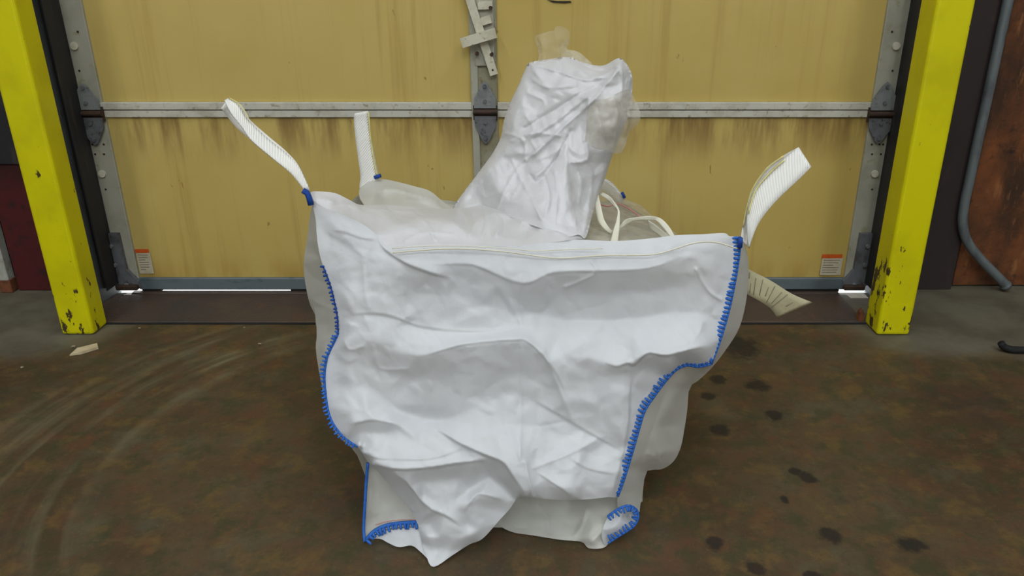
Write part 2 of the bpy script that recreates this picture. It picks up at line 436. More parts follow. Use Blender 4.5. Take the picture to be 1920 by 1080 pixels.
# stiles
for i, (z0, z1) in enumerate([(.032, .658), (.6585, 1.295), (1.2955, 1.925), (1.9255, 2.56)]):
    for xa, xb, m in ((XL0, XL1, 'stile'), (XC0, XC1, 'stile_dim'), (XR0, XR1, 'stile')):
        s = box('stile', xa, xb, YF - .012, YF + .03, z0, z1, M[m], door, bevel=.002, seg=1)
        if xa == XC0:
            box('edge_flange', xa, xa + .024, YF - .019, YF - .0125, z0, z1, M['stile'], s, bevel=.002, seg=1)
            continue
        if i > 1: continue
        left = xa == XL0
        px = xa + .030 if left else xb - .030
        bm = bmesh.new(); zz = .445 if i == 0 else .862
        cyl(bm, (px, YF - .018, zz), (px, YF - .0125, zz), .0125, 16)
        o = obj('plug', bm, M['white_plug'], s)
        for hx, hz in (((.018, .545), (.03, .545), (.056, .545), (.02, .512), (.05, .512), (.03, .39)) if i == 0 else ((.028, .785), (.05, .905))):
            bm = bmesh.new(); X = xa + hx if left else xb - hx
            cyl(bm, (X, YF - .0135, hz), (X, YF - .0125, hz), .0035, 8); obj('screw_hole', bm, M['hole'], s)
# bottom rail, its seal
box('bottom_rail', XL1 - .005, XR0 + .01, YF - .014, YF + .03, .018, .062, M['rail'], door, bevel=.003, seg=1)
for xa, xb, zb in ((XL1 + .0, -1.37, .0065), (-1.37, -.90, .0145), (-.90, XR0 - .01, .0065)):
    box('seal', xa, xb, YF - .006, YF + .024, zb, .0185, M['rubber'], door, bevel=.001, seg=1)


# hinges
def hinge(xc, up, dn, zc, wide, name_m):
    h = link('hinge', bpy.data.meshes.new('hinge'), M['grime'], door)
    bm = bmesh.new(); bx(bm, xc - wide * .55, xc + wide * .55, YF - .021, YF - .0125, zc - .028, zc + .02)
    bm.to_mesh(h.data); bm.free()
    y0, y1 = YF - .026, YF - .0205

    def leaf(pts, mm):
        bm = bmesh.new(); prism(bm, pts, y0, y1); return obj('hinge_leaf', bm, M[mm], h, bevel=.002, seg=1)
    w = wide / 2
    leaf([(xc - w, zc + .012), (xc - w * .98, zc + up * .45), (xc - w * .30, zc + up * .9), (xc, zc + up), (xc + w * .30, zc + up * .9), (xc + w * .98, zc + up * .45), (xc + w, zc + .012)], name_m)
    leaf([(xc + w, zc - .014), (xc + w * .95, zc - dn * .45), (xc + w * .28, zc - dn * .92), (xc, zc - dn), (xc - w * .28, zc - dn * .92), (xc - w * .95, zc - dn * .45), (xc - w, zc - .014)], 'dark_galv')
    bm = bmesh.new(); cyl(bm, (xc - w * 1.1, YF - .028, zc), (xc + w * 1.1, YF - .028, zc), .0085, 12); obj('hinge_pin', bm, M['grime'], h, smooth=False)
    for dz in (up * .85, up * .35, -dn * .82, -dn * .32):
        bm = bmesh.new(); cyl(bm, (xc, y0 - .005, zc + dz), (xc, y0 + .001, zc + dz), .0065, 8); obj('bolt', bm, M['dark_galv'], h)


hinge(-.176, .098, .106, .655, .072, 'galv')
hinge(-1.482, .098, .106, .650, .082, 'galv')
hinge(1.133, .104, .098, .648, .082, 'galv')
# bottom corner brackets
for s, xo, xi in ((-1, -1.530, -1.440), (1, 1.185, 1.098)):
    d = -s
    bm = bmesh.new()
    prism(bm, [(xo, .235), (xo + d * .060, .235), (xo + d * .062, .10), (xi + d * .006, .055), (xi + d * .008, .03), (xo + d * .02, .03), (xo, .05)], YF - .030, YF - .0125)
    br = obj('corner_bracket', bm, M['dark_galv'], door, bevel=.003, seg=1)
    box('bracket_foot', min(xo + d * .02, xi + d * .008), max(xo + d * .02, xi + d * .008), YF - .048, YF - .029, .028, .046, M['grime'], br, bevel=.003, seg=1)
    for bxx, bz in ((.03, .19), (.03, .12), (.055, .045)):
        bm = bmesh.new(); cyl(bm, (xo + d * bxx, YF - .036, bz), (xo + d * bxx, YF - .029, bz), .007, 8); obj('bolt', bm, M['galv'], br)
# slide latch on the centre stile
latch = box('latch_plate', -.205, -.142, YF - .022, YF - .0125, .80, 1.16, M['stile'], door, bevel=.002, seg=1)


def bar(name, a, b, w, y0, y1, m, parent):
    a = Vector((a[0], 0, a[1])); b = Vector((b[0], 0, b[1])); t_ = (b - a).normalized(); n_ = Vector((-t_.z, 0, t_.x)) * w / 2
    bm = bmesh.new(); prism(bm, [((a + n_).x, (a + n_).z), ((b + n_).x, (b + n_).z), ((b - n_).x, (b - n_).z), ((a - n_).x, (a - n_).z)], y0, y1)
    return obj(name, bm, m, parent, bevel=.002, seg=1)


lever = bar('lever_bar', (-.232, 1.06), (-.143, .775), .026, YF - .040, YF - .030, M['ivory'], latch)
bm = bmesh.new(); cyl(bm, (-.1475, YF - .0408, .79), (-.1475, YF - .0385, .79), .0035, 8); obj('lever_hole', bm, M['grime'], latch)
bar('cross_bar', (-.243, .874), (-.134, .905), .030, YF - .062, YF - .042, M['ivory'], latch)
for a, b in (((-.19, .985), (-.145, .985)), ((-.185, .935), (-.15, .945))):
    bar('slide_block', a, b, .024, YF - .036, YF - .0225, M['ivory'], latch)
for p in ((-.150, .978), (-.197, .84), (-.15, .838)):
    bm = bmesh.new(); cyl(bm, (p[0], YF - .042, p[1]), (p[0], YF - .022, p[1]), .006, 8); obj('bolt', bm, M['grime'], latch)
# warning decals on the bottom skins
for (x0, x1, z0, z1, w2) in ((-1.437, -1.383, .077, .170, .056), (1.008, 1.086, .071, .150, .07)):
    zt = z1
    d = box('warning_label', x0 + .004, x1, YF - .0052, YF - .0038, z0, z1 - .014, M['decal'], door)
    box('warning_band', x0 + .002, x1 - .004, YF - .0056, YF - .0038, z1 - .014, z1, M['orange'], d)
    wl = x1 - x0 - .016
    for k in range(7):
        zz = z1 - .022 - k * .0092
        if zz < z0 + .006: break
        box('print_line', x0 + .009, x0 + .009 + wl * (.95, .88, .6, .93, .9, .85, .5)[k], YF - .0056, YF - .0046, zz - .0015, zz + .001, M['print'], d)
# scrape on the upper skin
bm = bmesh.new(); prism(bm, [(.028, 1.0), (.045, .9925), (.085, .9905), (.104, .993), (.10, .9965), (.06, .9965)], YF - .0052, YF - .0026); obj('scrape', bm, M['hole'], door)


# vertical tracks
def track(x_in, s, label):                 # s = outward direction
    tr = empty('door_track', (x_in, 2.57, 0)); tag(tr, label, 'track', None)
    X = lambda a, b: (min(x_in + s * a, x_in + s * b), max(x_in + s * a, x_in + s * b))
    a, b = X(0, .006); bm = bmesh.new(); bx(bm, a, b, 2.495, 2.585, 0.05, 2.7)
    a, b = X(0.006, .045); bx(bm, a, b, 2.575, 2.585, 0.05, 2.7); a, b = X(.020, .028); bx(bm, a, b, 2.52, 2.575, 0.05, 2.7)
    obj('channel', bm, M['black_steel'], tr, bevel=.0015, seg=1)
    a, b = X(.028, .036); bm = bmesh.new(); bx(bm, a, b, 2.47, 2.64, 0.001, 2.7)
    a, b = X(.036, .090); bx(bm, a, b, 2.63, 2.64, 0.001, 2.7)
    obj('mounting_angle', bm, M['grey_steel'], tr, bevel=.0015, seg=1)
    for z_ in (.25, .95, 1.6):
        bm = bmesh.new(); a, b = X(.008, .018); bx(bm, a, b, 2.563, 2.575, z_, z_ + .012); obj('track_bolt', bm, M['grey_steel'], tr)


track(-1.503, -1, 'black steel door track between left yellow post and tan door')
track(1.166, 1, 'black steel door track between tan door and right yellow post')


# ------------------------------------------------------------------ yellow posts
def post(xc, yc, label, w=.106, d=.10):
    p = empty('guard_post', (xc, yc, 0)); tag(p, label, 'post', 'yellow posts flanking the door')
    bm = bmesh.new(); bx(bm, xc - w / 2, xc + w / 2, yc - d / 2, yc + d / 2, 0.001, 1.30)
    bmesh.ops.subdivide_edges(bm, edges=[e for e in bm.edges if abs(e.verts[0].co.z - e.verts[1].co.z) > .5], cuts=20)
    obj('tube', bm, M['yellow'], p, bevel=.010, seg=3)
    box('cap', xc - w / 2 - .002, xc + w / 2 + .002, yc - d / 2 - .002, yc + d / 2 + .002, 1.30, 1.308, M['yellow'], p, bevel=.003)
    return p


p1 = post(-1.481, 2.288, 'yellow square steel post on the left of the door', .104, .088)
p2 = post(1.137, 2.291, 'yellow square steel post on the right with paint scraped off its inner edge')
bm = bmesh.new(); prism(bm, [(1.063, .001), (1.080, .001), (1.082, .03), (1.074, .045), (1.066, .035)], 2.34, 2.365); obj('rust_scab', bm, M['rust'], p2, bevel=.002, seg=1)

# ------------------------------------------------------------------ conduit
pts = catmull([(1.487, 2.612, 2.2), (1.487, 2.612, 1.9), (1.487, 2.612, 1.5), (1.487, 2.612, 1.2), (1.487, 2.612, .9), (1.487, 2.612, .7), (1.487, 2.612, .5), (1.487, 2.612, .4), (1.487, 2.612, .33), (1.497, 2.612, .255), (1.532, 2.612, .185), (1.60, 2.612, .115), (1.68, 2.612, .045), (1.706, 2.612, .019)], 6)
cn = empty('conduit_pipe', (1.487, 2.612, 0)); tag(cn, 'grey metal conduit running down the dark column and bending right to the floor', 'pipe')
bm = bmesh.new(); tube(bm, pts, .0165, 14); obj('pipe', bm, M['conduit'], cn, smooth=True)
bm = bmesh.new(); tube(bm, [pts[-4], pts[-1]], .020, 12); obj('coupling', bm, M['grey_steel'], cn, smooth=True)


# ------------------------------------------------------------------ small things on the floor
bm = bmesh.new()
q = [on_floor(131, 668), on_floor(146, 657), on_floor(183, 648), on_floor(185, 655), on_floor(152, 665)]
lo = [bm.verts.new((p.x, p.y, .001)) for p in q]; hi = [bm.verts.new((p.x, p.y, .009 - .004 * (i == 0))) for i, p in enumerate(q)]
bm.faces.new(lo); bm.faces.new(hi[::-1])
for i in range(5): bm.faces.new((lo[i], hi[i], hi[(i + 1) % 5], lo[(i + 1) % 5]))
tag(obj('wood_splinter', bm, M['splinter']), 'pale split piece of wood on the floor in front of the left yellow post', 'wood scrap')
bm = bmesh.new()
tube(bm, [tuple(p) for p in catmull([tuple(on_floor(1877, 643, .030)), tuple(on_floor(1882, 650, .018)), tuple(on_floor(1895, 655, .012)), tuple(on_floor(1915, 656, .012)), tuple(on_floor(1960, 655, .012)), tuple(on_floor(2020, 648, .012))], 5)],
     .011, 10)
tag(obj('cable_end', bm, M['rubber'], smooth=True), 'black curled cable end lying on the floor at the right edge', 'cable')
rnd = random.Random(11)
for (x, y, r, lab) in ((138, 652, .006, 'small tan chip touching the base of the left yellow post'), (262, 617, .004, 'tiny pale pebble left of centre in front of the sill plate'),
                       (458, 615, .003, 'tiny pale pebble in front of the sill plate midway to the bag'), (42, 690, .004, 'tiny pale chip at the left edge of the floor'),
                       (487, 646, .004, 'tiny pale crumb on the end of the scuffed arc')):
    bm = bmesh.new(); bmesh.ops.create_icosphere(bm, subdivisions=1, radius=r)
    p = on_floor(x, y)
    for v in bm.verts:
        v.co = Vector((v.co.x * rnd.uniform(.9, 1.9), v.co.y * rnd.uniform(.7, 1.3), v.co.z * rnd.uniform(.5, .8))) + p + Vector((0, 0, r * .5))
    zm = min(v.co.z for v in bm.verts)
    for v in bm.verts: v.co.z += .0005 - zm
    tag(obj('pebble', bm, M['debris']), lab, 'pebble', 'grit on the floor')


# ------------------------------------------------------------------ cloth surfaces of the bulk bag
def tin(points, qx, qy, loops=None):
    """piecewise linear surface through points (x,y,val) sampled on grid axes qx, qy (nan outside)"""
    P = np.array(points, float)
    r = delaunay_2d_cdt([Vector(p[:2]) for p in P], [], [], 0, 1e-5)
    vs_, tri, orig = r[0], r[2], r[3]
    val = np.array([P[o[0], 2] for o in orig]); V = np.array([tuple(v) for v in vs_])
    out = np.full((len(qy), len(qx)), np.nan)
    dx = qx[1] - qx[0]; dy = qy[1] - qy[0]
    for a, b, c in tri:
        A, B, D = V[a], V[b], V[c]
        i0 = max(int(math.floor((min(A[0], B[0], D[0]) - qx[0]) / dx)), 0); i1 = min(int(math.ceil((max(A[0], B[0], D[0]) - qx[0]) / dx)) + 1, len(qx))
        j0 = max(int(math.floor((min(A[1], B[1], D[1]) - qy[0]) / dy)), 0); j1 = min(int(math.ceil((max(A[1], B[1], D[1]) - qy[0]) / dy)) + 1, len(qy))
        if i1 <= i0 or j1 <= j0: continue
        X, Y = np.meshgrid(qx[i0:i1], qy[j0:j1])
        den = (B[1] - D[1]) * (A[0] - D[0]) + (D[0] - B[0]) * (A[1] - D[1])
        if abs(den) < 1e-9: continue
        w0 = ((B[1] - D[1]) * (X - D[0]) + (D[0] - B[0]) * (Y - D[1])) / den
        w1 = ((D[1] - A[1]) * (X - D[0]) + (A[0] - D[0]) * (Y - D[1])) / den
        w2 = 1 - w0 - w1
        k = (w0 >= -1e-6) & (w1 >= -1e-6) & (w2 >= -1e-6)
        sub = out[j0:j1, i0:i1]
        sub[k] = (w0 * val[a] + w1 * val[b] + w2 * val[c])[k]
    return out


def blur(a, s):
    if s <= 0: return a
    n = int(math.ceil(s * 3)); k = np.exp(-.5 * (np.arange(-n, n + 1) / s) ** 2); k /= k.sum()
    a = np.pad(a, n, mode='edge')
    a = np.apply_along_axis(lambda v: np.convolve(v, k, 'valid'), 1, a)
    return np.apply_along_axis(lambda v: np.convolve(v, k, 'valid'), 0, a)


def fill(a):
    a = a.copy()
    for _ in range(400):
        m = np.isnan(a)
        if not m.any(): break
        p = np.pad(a, 1, constant_values=np.nan)
        st = np.stack([p[1:-1, :-2], p[1:-1, 2:], p[:-2, 1:-1], p[2:, 1:-1]])
        with np.errstate(all='ignore'):
            cnt = (~np.isnan(st)).sum(0); s_ = np.nansum(st, 0)
        k = m & (cnt > 0); a[k] = s_[k] / cnt[k]
    return a


def seg_dist(X, Y, poly, val=None):
    best = np.full(X.shape, 1e9); bxp = X.copy(); byp = Y.copy(); bv = np.zeros_like(X)
    for p, q in zip(poly[:-1], poly[1:]):
        d = q[:2] - p[:2]; L = d @ d + 1e-9
        t_ = np.clip(((X - p[0]) * d[0] + (Y - p[1]) * d[1]) / L, 0, 1)
        cx = p[0] + t_ * d[0]; cy = p[1] + t_ * d[1]; dd = np.hypot(X - cx, Y - cy)
        k = dd < best
        best[k] = dd[k]; bxp[k] = cx[k]; byp[k] = cy[k]
        if val is not None: bv[k] = (p[2] + t_ * (q[2] - p[2]))[k]
    return best, bxp, byp, bv


def inside(X, Y, poly):
    r = np.zeros(X.shape, bool)
    for p, q in zip(poly[:-1], poly[1:]):
        k = ((p[1] > Y) != (q[1] > Y))
        with np.errstate(all='ignore'):
            xi = (q[0] - p[0]) * (Y - p[1]) / (q[1] - p[1] + 1e-12) + p[0]
        r ^= k & (X < xi)
    return r


def crumple(qx, qy, spacing, amp, seed, stretch=1.0):
    rg = np.random.RandomState(seed); pts = []
    x = qx[0] - spacing * 2
    while x < qx[-1] + spacing * 2:
        y = qy[0] - spacing * 2
        while y < qy[-1] + spacing * 2:
            pts.append((x + rg.uniform(-.5, .5) * spacing, y + rg.uniform(-.5, .5) * spacing, rg.uniform(-1, 1) * amp)); y += spacing * stretch
        x += spacing
    return fill(tin(pts, qx, qy))


def relief(name, outline, ctrl, m, parent, cell=4, bl=1.6, crum=((70, .008), (30, .003)), creases=(), steps=(), ridges=(), seed=1, sub=4, bulge=0, brad=60, bline=None, taper=24, sharp=False):
    """cloth patch bounded by outline [(px,py,Y)]; ctrl holds folds as absolute Y; all carried to real depth"""
    O = np.array([tuple(p) for p in outline], float)
    D = O if sharp else catmull(O, sub, True)
    D = np.vstack([D, D[:1]])
    x0, x1 = D[:, 0].min() - cell * 2, D[:, 0].max() + cell * 2; y0, y1 = D[:, 1].min() - cell * 2, D[:, 1].max() + cell * 2
    qx = np.arange(x0, x1 + cell, cell); qy = np.arange(y0, y1 + cell, cell)
    Rn = resample(D, max(12, int(np.linalg.norm(np.diff(D[:, :2], axis=0), axis=1).sum() / 14)))[:-1]
    rp = []
    for r_ in ridges:
        r_ = np.array(r_, float); rp += [tuple(p) for p in resample(catmull(r_, 4), max(3, int(np.hypot(*np.diff(r_[:, :2], axis=0).T).sum() / 10)))]
    raw = fill(tin([tuple(p) for p in Rn] + [tuple(c_) for c_ in ctrl] + rp, qx, qy))
    sm = blur(raw, bl)
    X, Y = np.meshgrid(qx, qy)
    d, nx, ny, nv = seg_dist(X, Y, D, True)
    w = np.clip(d / (bl * cell * 2 + 1e-6), 0, 1); h = raw * (1 - w) + sm * w
    tp = np.clip(d / taper, 0, 1)
    for k, (s_, a_) in enumerate(crum):
        h = h + blur(crumple(qx, qy, s_, a_, seed * 17 + k), .9 if s_ > 40 else .6) * tp
    for line, amp, wid in creases:
        cd_ = seg_dist(X, Y, catmull(line, 4))[0]
        h = h - amp * np.exp(-cd_ / wid) * np.clip(d / 8, 0, 1)
    for line, amp, wid in steps:              # one layer lapping over another: raised on the side to the left of travel
        L_ = catmull(line, 5); s_ = np.concatenate([[0], np.cumsum(np.hypot(*np.diff(L_, axis=0).T))]); L_ = np.c_[L_, s_ / s_[-1]]
        best = np.full(X.shape, 1e9); sd = np.zeros_like(X); tv = np.zeros_like(X)
        for p, q in zip(L_[:-1], L_[1:]):
            dv = q[:2] - p[:2]; t_ = np.clip(((X - p[0]) * dv[0] + (Y - p[1]) * dv[1]) / (dv @ dv + 1e-9), 0, 1)
            dd = np.hypot(X - p[0] - t_ * dv[0], Y - p[1] - t_ * dv[1]); k = dd < best
            best[k] = dd[k]; sd[k] = ((dv[0] * (Y - p[1]) - dv[1] * (X - p[0])) / (np.hypot(*dv) + 1e-9))[k]; tv[k] = (p[2] + t_ * (q[2] - p[2]))[k]
        fade = np.clip(np.minimum(tv, 1 - tv) * 5, 0, 1)
        h = h - amp * np.exp(-best / wid) * np.clip(.5 - sd / (cell * 1.6), 0, 1) * fade * np.clip(d / 8, 0, 1)
    bt = 0
    if bulge:
        u_ = np.clip((seg_dist(X, Y, np.array(bline, float))[0] if bline is not None else d) / brad, 0, 1)
        bt = bulge * np.sqrt(np.clip(1 - (1 - u_) ** 2, 0, 1)); h = h - bt
    Xc = (X[:-1, :-1] + X[1:, 1:]) / 2; Yc = (Y[:-1, :-1] + Y[1:, 1:]) / 2
    keep = inside(Xc, Yc, D)
    cnt = np.zeros(X.shape, int)
    for dj in (0, 1):
        for di in (0, 1): cnt[dj:dj + keep.shape[0], di:di + keep.shape[1]] += keep
    edge = (cnt > 0) & (cnt < 4)
    px = np.where(edge, nx, X); py = np.where(edge, ny, Y); hh = np.where(edge, nv - (bt if bline is not None else 0), h)
    u = (px - CX) / F; v = (CY - py) / F; tt = hh / (cp + v * sp); zr = -sp + v * cp
    z = H + zr * tt; low = z < .003
    tt = np.where(low, (.003 - H) / zr, tt)
    wx, wy, wz = u * tt, (cp + v * sp) * tt, H + zr * tt
    idx = -np.ones(X.shape, int); used = cnt > 0; idx[used] = np.arange(used.sum())
    verts = np.stack([wx[used], wy[used], wz[used]], 1)
    jj, ii = np.nonzero(keep)
    faces = np.stack([idx[jj, ii], idx[jj + 1, ii], idx[jj + 1, ii + 1], idx[jj, ii + 1]], 1)
    me = bpy.data.meshes.new(name); me.from_pydata(verts.tolist(), [], faces.tolist()); me.update()
    return link(name, me, m, parent, True)


def loft(name, curves, m, parent, n=36, k=6, noise_amp=.004, seed=3):
    """cloth skin through world space curves"""
    R = [resample(catmull([tuple(p) for p in c_], 5), n) for c_ in curves]
    rows = [catmull([r[i] for r in R], k) for i in range(n)]
    V = np.array(rows); rg = np.random.RandomState(seed)
    cols = V.shape[1]
    nz = rg.uniform(-1, 1, (n, cols)) * noise_amp; nz = nz * 1.0
    nz[:, 0] = 0; nz[:, -1] = 0; nz[0] = 0; nz[-1] = 0
    V[..., 0] += nz; V[..., 1] += np.roll(nz, 3, 0) * (np.abs(nz) > 0)
    V[..., 2] = np.maximum(V[..., 2], .003)
    f = [(i * cols + j, i * cols + j + 1, (i + 1) * cols + j + 1, (i + 1) * cols + j) for i in range(n - 1) for j in range(cols - 1)]
    me = bpy.data.meshes.new(name); me.from_pydata(V.reshape(-1, 3).tolist(), [], f); me.update()
    return link(name, me, m, parent, True)


def ribbon(name, A, B, m, parent, thick=.0025, sub=5):
    """strap between two edge lines given as (px,py,Y)"""
    a = catmull([tuple(at(*p)) for p in A], sub); b = catmull([tuple(at(*p)) for p in B], sub)
    n = max(len(a), len(b)); a = resample(a, n); b = resample(b, n)
    bm = bmesh.new(); uvl = bm.loops.layers.uv.new('UVMap')
    kk = 5
    g = [[bm.verts.new(Vector(a[i]) * (1 - j / (kk - 1)) + Vector(b[i]) * (j / (kk - 1))) for j in range(kk)] for i in range(n)]
    s = np.concatenate([[0], np.cumsum(np.linalg.norm(np.diff((a + b) / 2, axis=0), axis=1))])
    for i in range(n - 1):
        for j in range(kk - 1):
            f = bm.faces.new((g[i][j], g[i][j + 1], g[i + 1][j + 1], g[i + 1][j]))
            for l, (ii, jj_) in zip(f.loops, ((i, j), (i, j + 1), (i + 1, j + 1), (i + 1, j))): l[uvl].uv = (jj_ / (kk - 1) * .05, s[ii])
    me = bpy.data.meshes.new(name); bm.to_mesh(me); bm.free()
    o = link(name, me, m, parent, True)
    md = o.modifiers.new('s', 'SOLIDIFY'); md.thickness = thick; md.offset = 0
    return o


def seam(name, line, parent, side=1, spacing=.0078, tooth=.013, spine=.005, m='blue', lift=.003, teeth=True, fat=1.15):
    """overlock seam: a thread spine with a row of separate raised stitches"""
    W_ = catmull([tuple(at(*p)) for p in line], 6)
    L = np.linalg.norm(np.diff(W_, axis=0), axis=1).sum()
    n = max(4, int(L / spacing)); W_ = resample(W_, n); bm = bmesh.new()
    V = [Vector(p) for p in W_]; eye = Vector((0, 0, H))
    pts = []
    for i, p in enumerate(V):
        d = (eye - p).normalized(); pts.append(p + d * lift)
    tube(bm, [tuple(p) for p in pts], spine / 2, 6)
    if teeth:
        rg = random.Random(len(line) * 7 + int(line[0][0]))
        for i in range(n - 1):
            p = pts[i]; tn = (pts[i + 1] - pts[max(i - 1, 0)]).normalized(); d = (eye - p).normalized()
            c_ = tn.cross(d).normalized() * side
            L_ = tooth * rg.uniform(.7, 1.1); sk = tn * rg.uniform(-.002, .003)
            a = p - c_ * .001; b = p + c_ * L_ + sk
            tube(bm, [tuple(a), tuple((a + b) / 2 + d * .003), tuple(b + d * .005)], [.0019 * fat, .0023 * fat, .0015 * fat], 5)
    o = obj(name, bm, M[m], parent, smooth=True)
    return tag(o, kind='stuff') if teeth else o


def thread(name, line, parent, r=.0012, m='tape', lift=.0022):
    bm = bmesh.new(); eye = Vector((0, 0, H))
    pts = []
    for p in catmull(line, 5):
        w = at(*p); pts.append(tuple(w + (eye - w).normalized() * lift))
    tube(bm, pts, r, 5); return obj(name, bm, M[m], parent, smooth=True)


bag = empty('bulk_bag', (-.02, 1.35, 0))
tag(bag, 'large collapsed white woven bulk bag with blue stitched seams standing on the floor', 'bag')

# seam lines shared by neighbouring panels
LS = [(583, 372, 1.43), (588, 392, 1.425), (592, 412, 1.42), (594, 440, 1.41), (598, 470, 1.40), (606, 500, 1.395), (619, 535, 1.385), (626, 562, 1.375), (632, 592, 1.365),
      (634, 625, 1.36), (624, 647, 1.36), (613, 670, 1.355), (608, 705, 1.345), (611, 745, 1.33), (618, 780, 1.315), (632, 806, 1.30), (652, 826, 1.29), (671, 838, 1.285)]
RS = [(1389, 446, 1.41), (1386, 480, 1.405), (1380, 520, 1.395), (1370, 570, 1.38), (1359, 612, 1.365), (1346, 652, 1.35), (1334, 682, 1.34), (1310, 688, 1.345), (1287, 685, 1.345),
      (1266, 695, 1.34), (1246, 717, 1.33), (1226, 744, 1.32), (1209, 770, 1.31), (1198, 805, 1.30), (1188, 840, 1.29), (1176, 880, 1.28), (1167, 908, 1.272), (1158, 931, 1.265)]
RIM = [(583, 372, 1.43), (606, 388, 1.42), (640, 402, 1.41), (680, 420, 1.40), (708, 442, 1.385), (728, 462, 1.375), (775, 460, 1.37), (830, 457, 1.37), (890, 459, 1.368), (960, 461, 1.367), (1030, 455, 1.37),
       (1075, 449, 1.373), (1150, 452, 1.378), (1220, 447, 1.385), (1268, 441, 1.39), (1320, 439, 1.398), (1358, 437, 1.405), (1368, 443, 1.405), (1389, 446, 1.41)]
LIP = [(1158, 931, 1.265), (1140, 932, 1.245), (1105, 936, 1.235), (1060, 938, 1.23), (1020, 935, 1.228), (998, 934, 1.226), (972, 934, 1.24)]
FLAP = [(955, 955, 1.245), (935, 977, 1.24), (905, 1010, 1.235), (880, 1021, 1.23), (850, 1040, 1.215), (813, 1063, 1.193), (799, 1042, 1.215), (789, 1010, 1.24), (784, 985, 1.255), (768, 955, 1.265), (738, 918, 1.275), (708, 884, 1.28), (690, 866, 1.283)]


def yb(x, y):
    return 1.372 - (y - 455) * .00026


front_ctrl = [(x, y, yb(x, y) - d) for x, y, d in [
    (650, 440, -.020), (690, 465, -.006), (640, 480, -.018), (660, 520, -.012), (700, 510, -.002), (720, 560, .002), (650, 560, -.006), (780, 550, -.004), (850, 550, -.004), (900, 570, -.006), (960, 560, -.004),
    (760, 470, .004), (850, 478, .006), (950, 483, .008), (1050, 480, .010), (1150, 478, .010), (1250, 462, .006), (1320, 470, -.004), (1345, 520, -.018), (1330, 570, -.022),
    (1050, 550, -.008), (1130, 552, -.010), (1220, 548, -.012), (1290, 535, -.016), (1000, 625, .004), (1100, 634, .006), (1190, 632, .006), (1270, 625, .004),
    (1170, 700, .008), (1215, 690, -.004), (1260, 690, -.002), (1195, 740, -.014), (1190, 800, -.010), (1180, 850, -.008), (1166, 890, -.004),
    (650, 640, -.004), (700, 630, .004), (650, 690, -.014), (690, 680, -.012), (730, 700, -.014), (800, 715, -.006), (870, 700, 0), (930, 700, .004), (655, 740, -.014),
    (660, 770, .000), (690, 770, .002), (740, 820, .000), (790, 830, .000), (700, 830, .012), (650, 815, -.002), (900, 810, .010), (950, 800, .016), (940, 840, .034), (975, 850, .038),
    (880, 855, .012), (850, 840, .010), (790, 905, .010), (860, 895, .006), (920, 895, -.004), (955, 925, -.002), (880, 920, -.010), (735, 910, -.010), (770, 955, -.014), (800, 985, -.010), (810, 1030, .004),
    (790, 930, .004), (830, 900, .004), (820, 940, .010), (850, 945, .012), (870, 985, .002), (920, 955, -.002), (900, 990, .004), (840, 1030, .008),
    (1010, 700, .004), (1100, 720, .004), (1140, 700, .012), (1130, 760, .002), (1165, 760, .006), (1020, 740, .000), (1010, 800, .000), (1060, 820, -.004), (1110, 850, .000), (1150, 860, .000), (1172, 740, .008), (1168, 820, .002),
    (1040, 890, .026), (1090, 905, .024), (1130, 910, .018), (1150, 915, .010), (1000, 850, .022)]]
def rg(*pts): return [(x, y, yb(x, y) - d) for x, y, d in pts]
front_ridges = [
    rg((760, 494, .012), (800, 510, .012), (845, 522, .008)), rg((780, 497, .014), (870, 497, .013), (960, 506, .018), (1060, 511, .022), (1130, 509, .022), (1215, 504, .020), (1290, 478, .010)),
    rg((905, 504, .014), (980, 533, .018), (1040, 512, .020)),
    rg((960, 590, -.014), (1000, 588, -.022), (1060, 602, -.026), (1190, 600, -.026), (1260, 588, -.026), (1310, 592, -.022)),
    rg((1100, 668, .020), (1155, 687, .022), (1175, 681, .024), (1215, 664, .028), (1250, 666, .024), (1300, 656, .020), (1325, 650, .010)),
    rg((665, 592, -.004), (740, 595, -.006), (790, 613, -.010), (870, 622, -.010), (930, 620, -.008), (975, 612, -.008)),
    rg((740, 660, .002), (793, 668, .022), (830, 658, .024), (870, 646, .026), (920, 640, .028), (968, 637, .030), (990, 642, .028), (1015, 665, .022), (1045, 705, .016), (1065, 752, .008)),
    rg((630, 765, -.012), (672, 727, -.014), (715, 745, -.022), (745, 770, -.028), (800, 787, -.028), (830, 790, -.024), (870, 775, -.016), (955, 737, -.004), (975, 733, .000)),
    rg((815, 803, -.006), (845, 822, .008), (873, 838, .018), (915, 856, .034), (942, 868, .042), (958, 890, .044), (968, 910, .046), (986, 930, .044)),
    rg((672, 842, .008), (700, 858, .018), (760, 862, .022), (820, 858, .022), (872, 840, .012)),
    rg((700, 872, .020), (740, 880, .026), (800, 878, .030), (860, 869, .028), (900, 863, .028)),
    rg((740, 892, .018), (762, 906, .016), (800, 950, .016), (840, 970, .016), (868, 988, .014)),
    rg((868, 962, .008), (890, 932, .018), (906, 928, .018), (945, 938, .006)), rg((800, 1005, .016), (830, 1005, .020), (865, 1008, .016), (890, 1000, .010)),
    rg((1005, 755, -.004), (1060, 785, -.006), (1110, 815, -.008), (1162, 842, -.008)), rg((1115, 825, .006), (1090, 840, .010), (1040, 862, .020), (1000, 878, .034)),
    rg((985, 868, .040), (992, 900, .044), (1000, 930, .040)), rg((1005, 885, .034), (1035, 905, .036), (1075, 930, .034)), rg((1066, 857, .014), (1100, 878, .020), (1155, 888, .010)),
    rg((660, 797, .004), (700, 789, .008), (748, 798, .008)), rg((665, 812, -.006), (720, 814, -.008), (745, 804, -.004))]
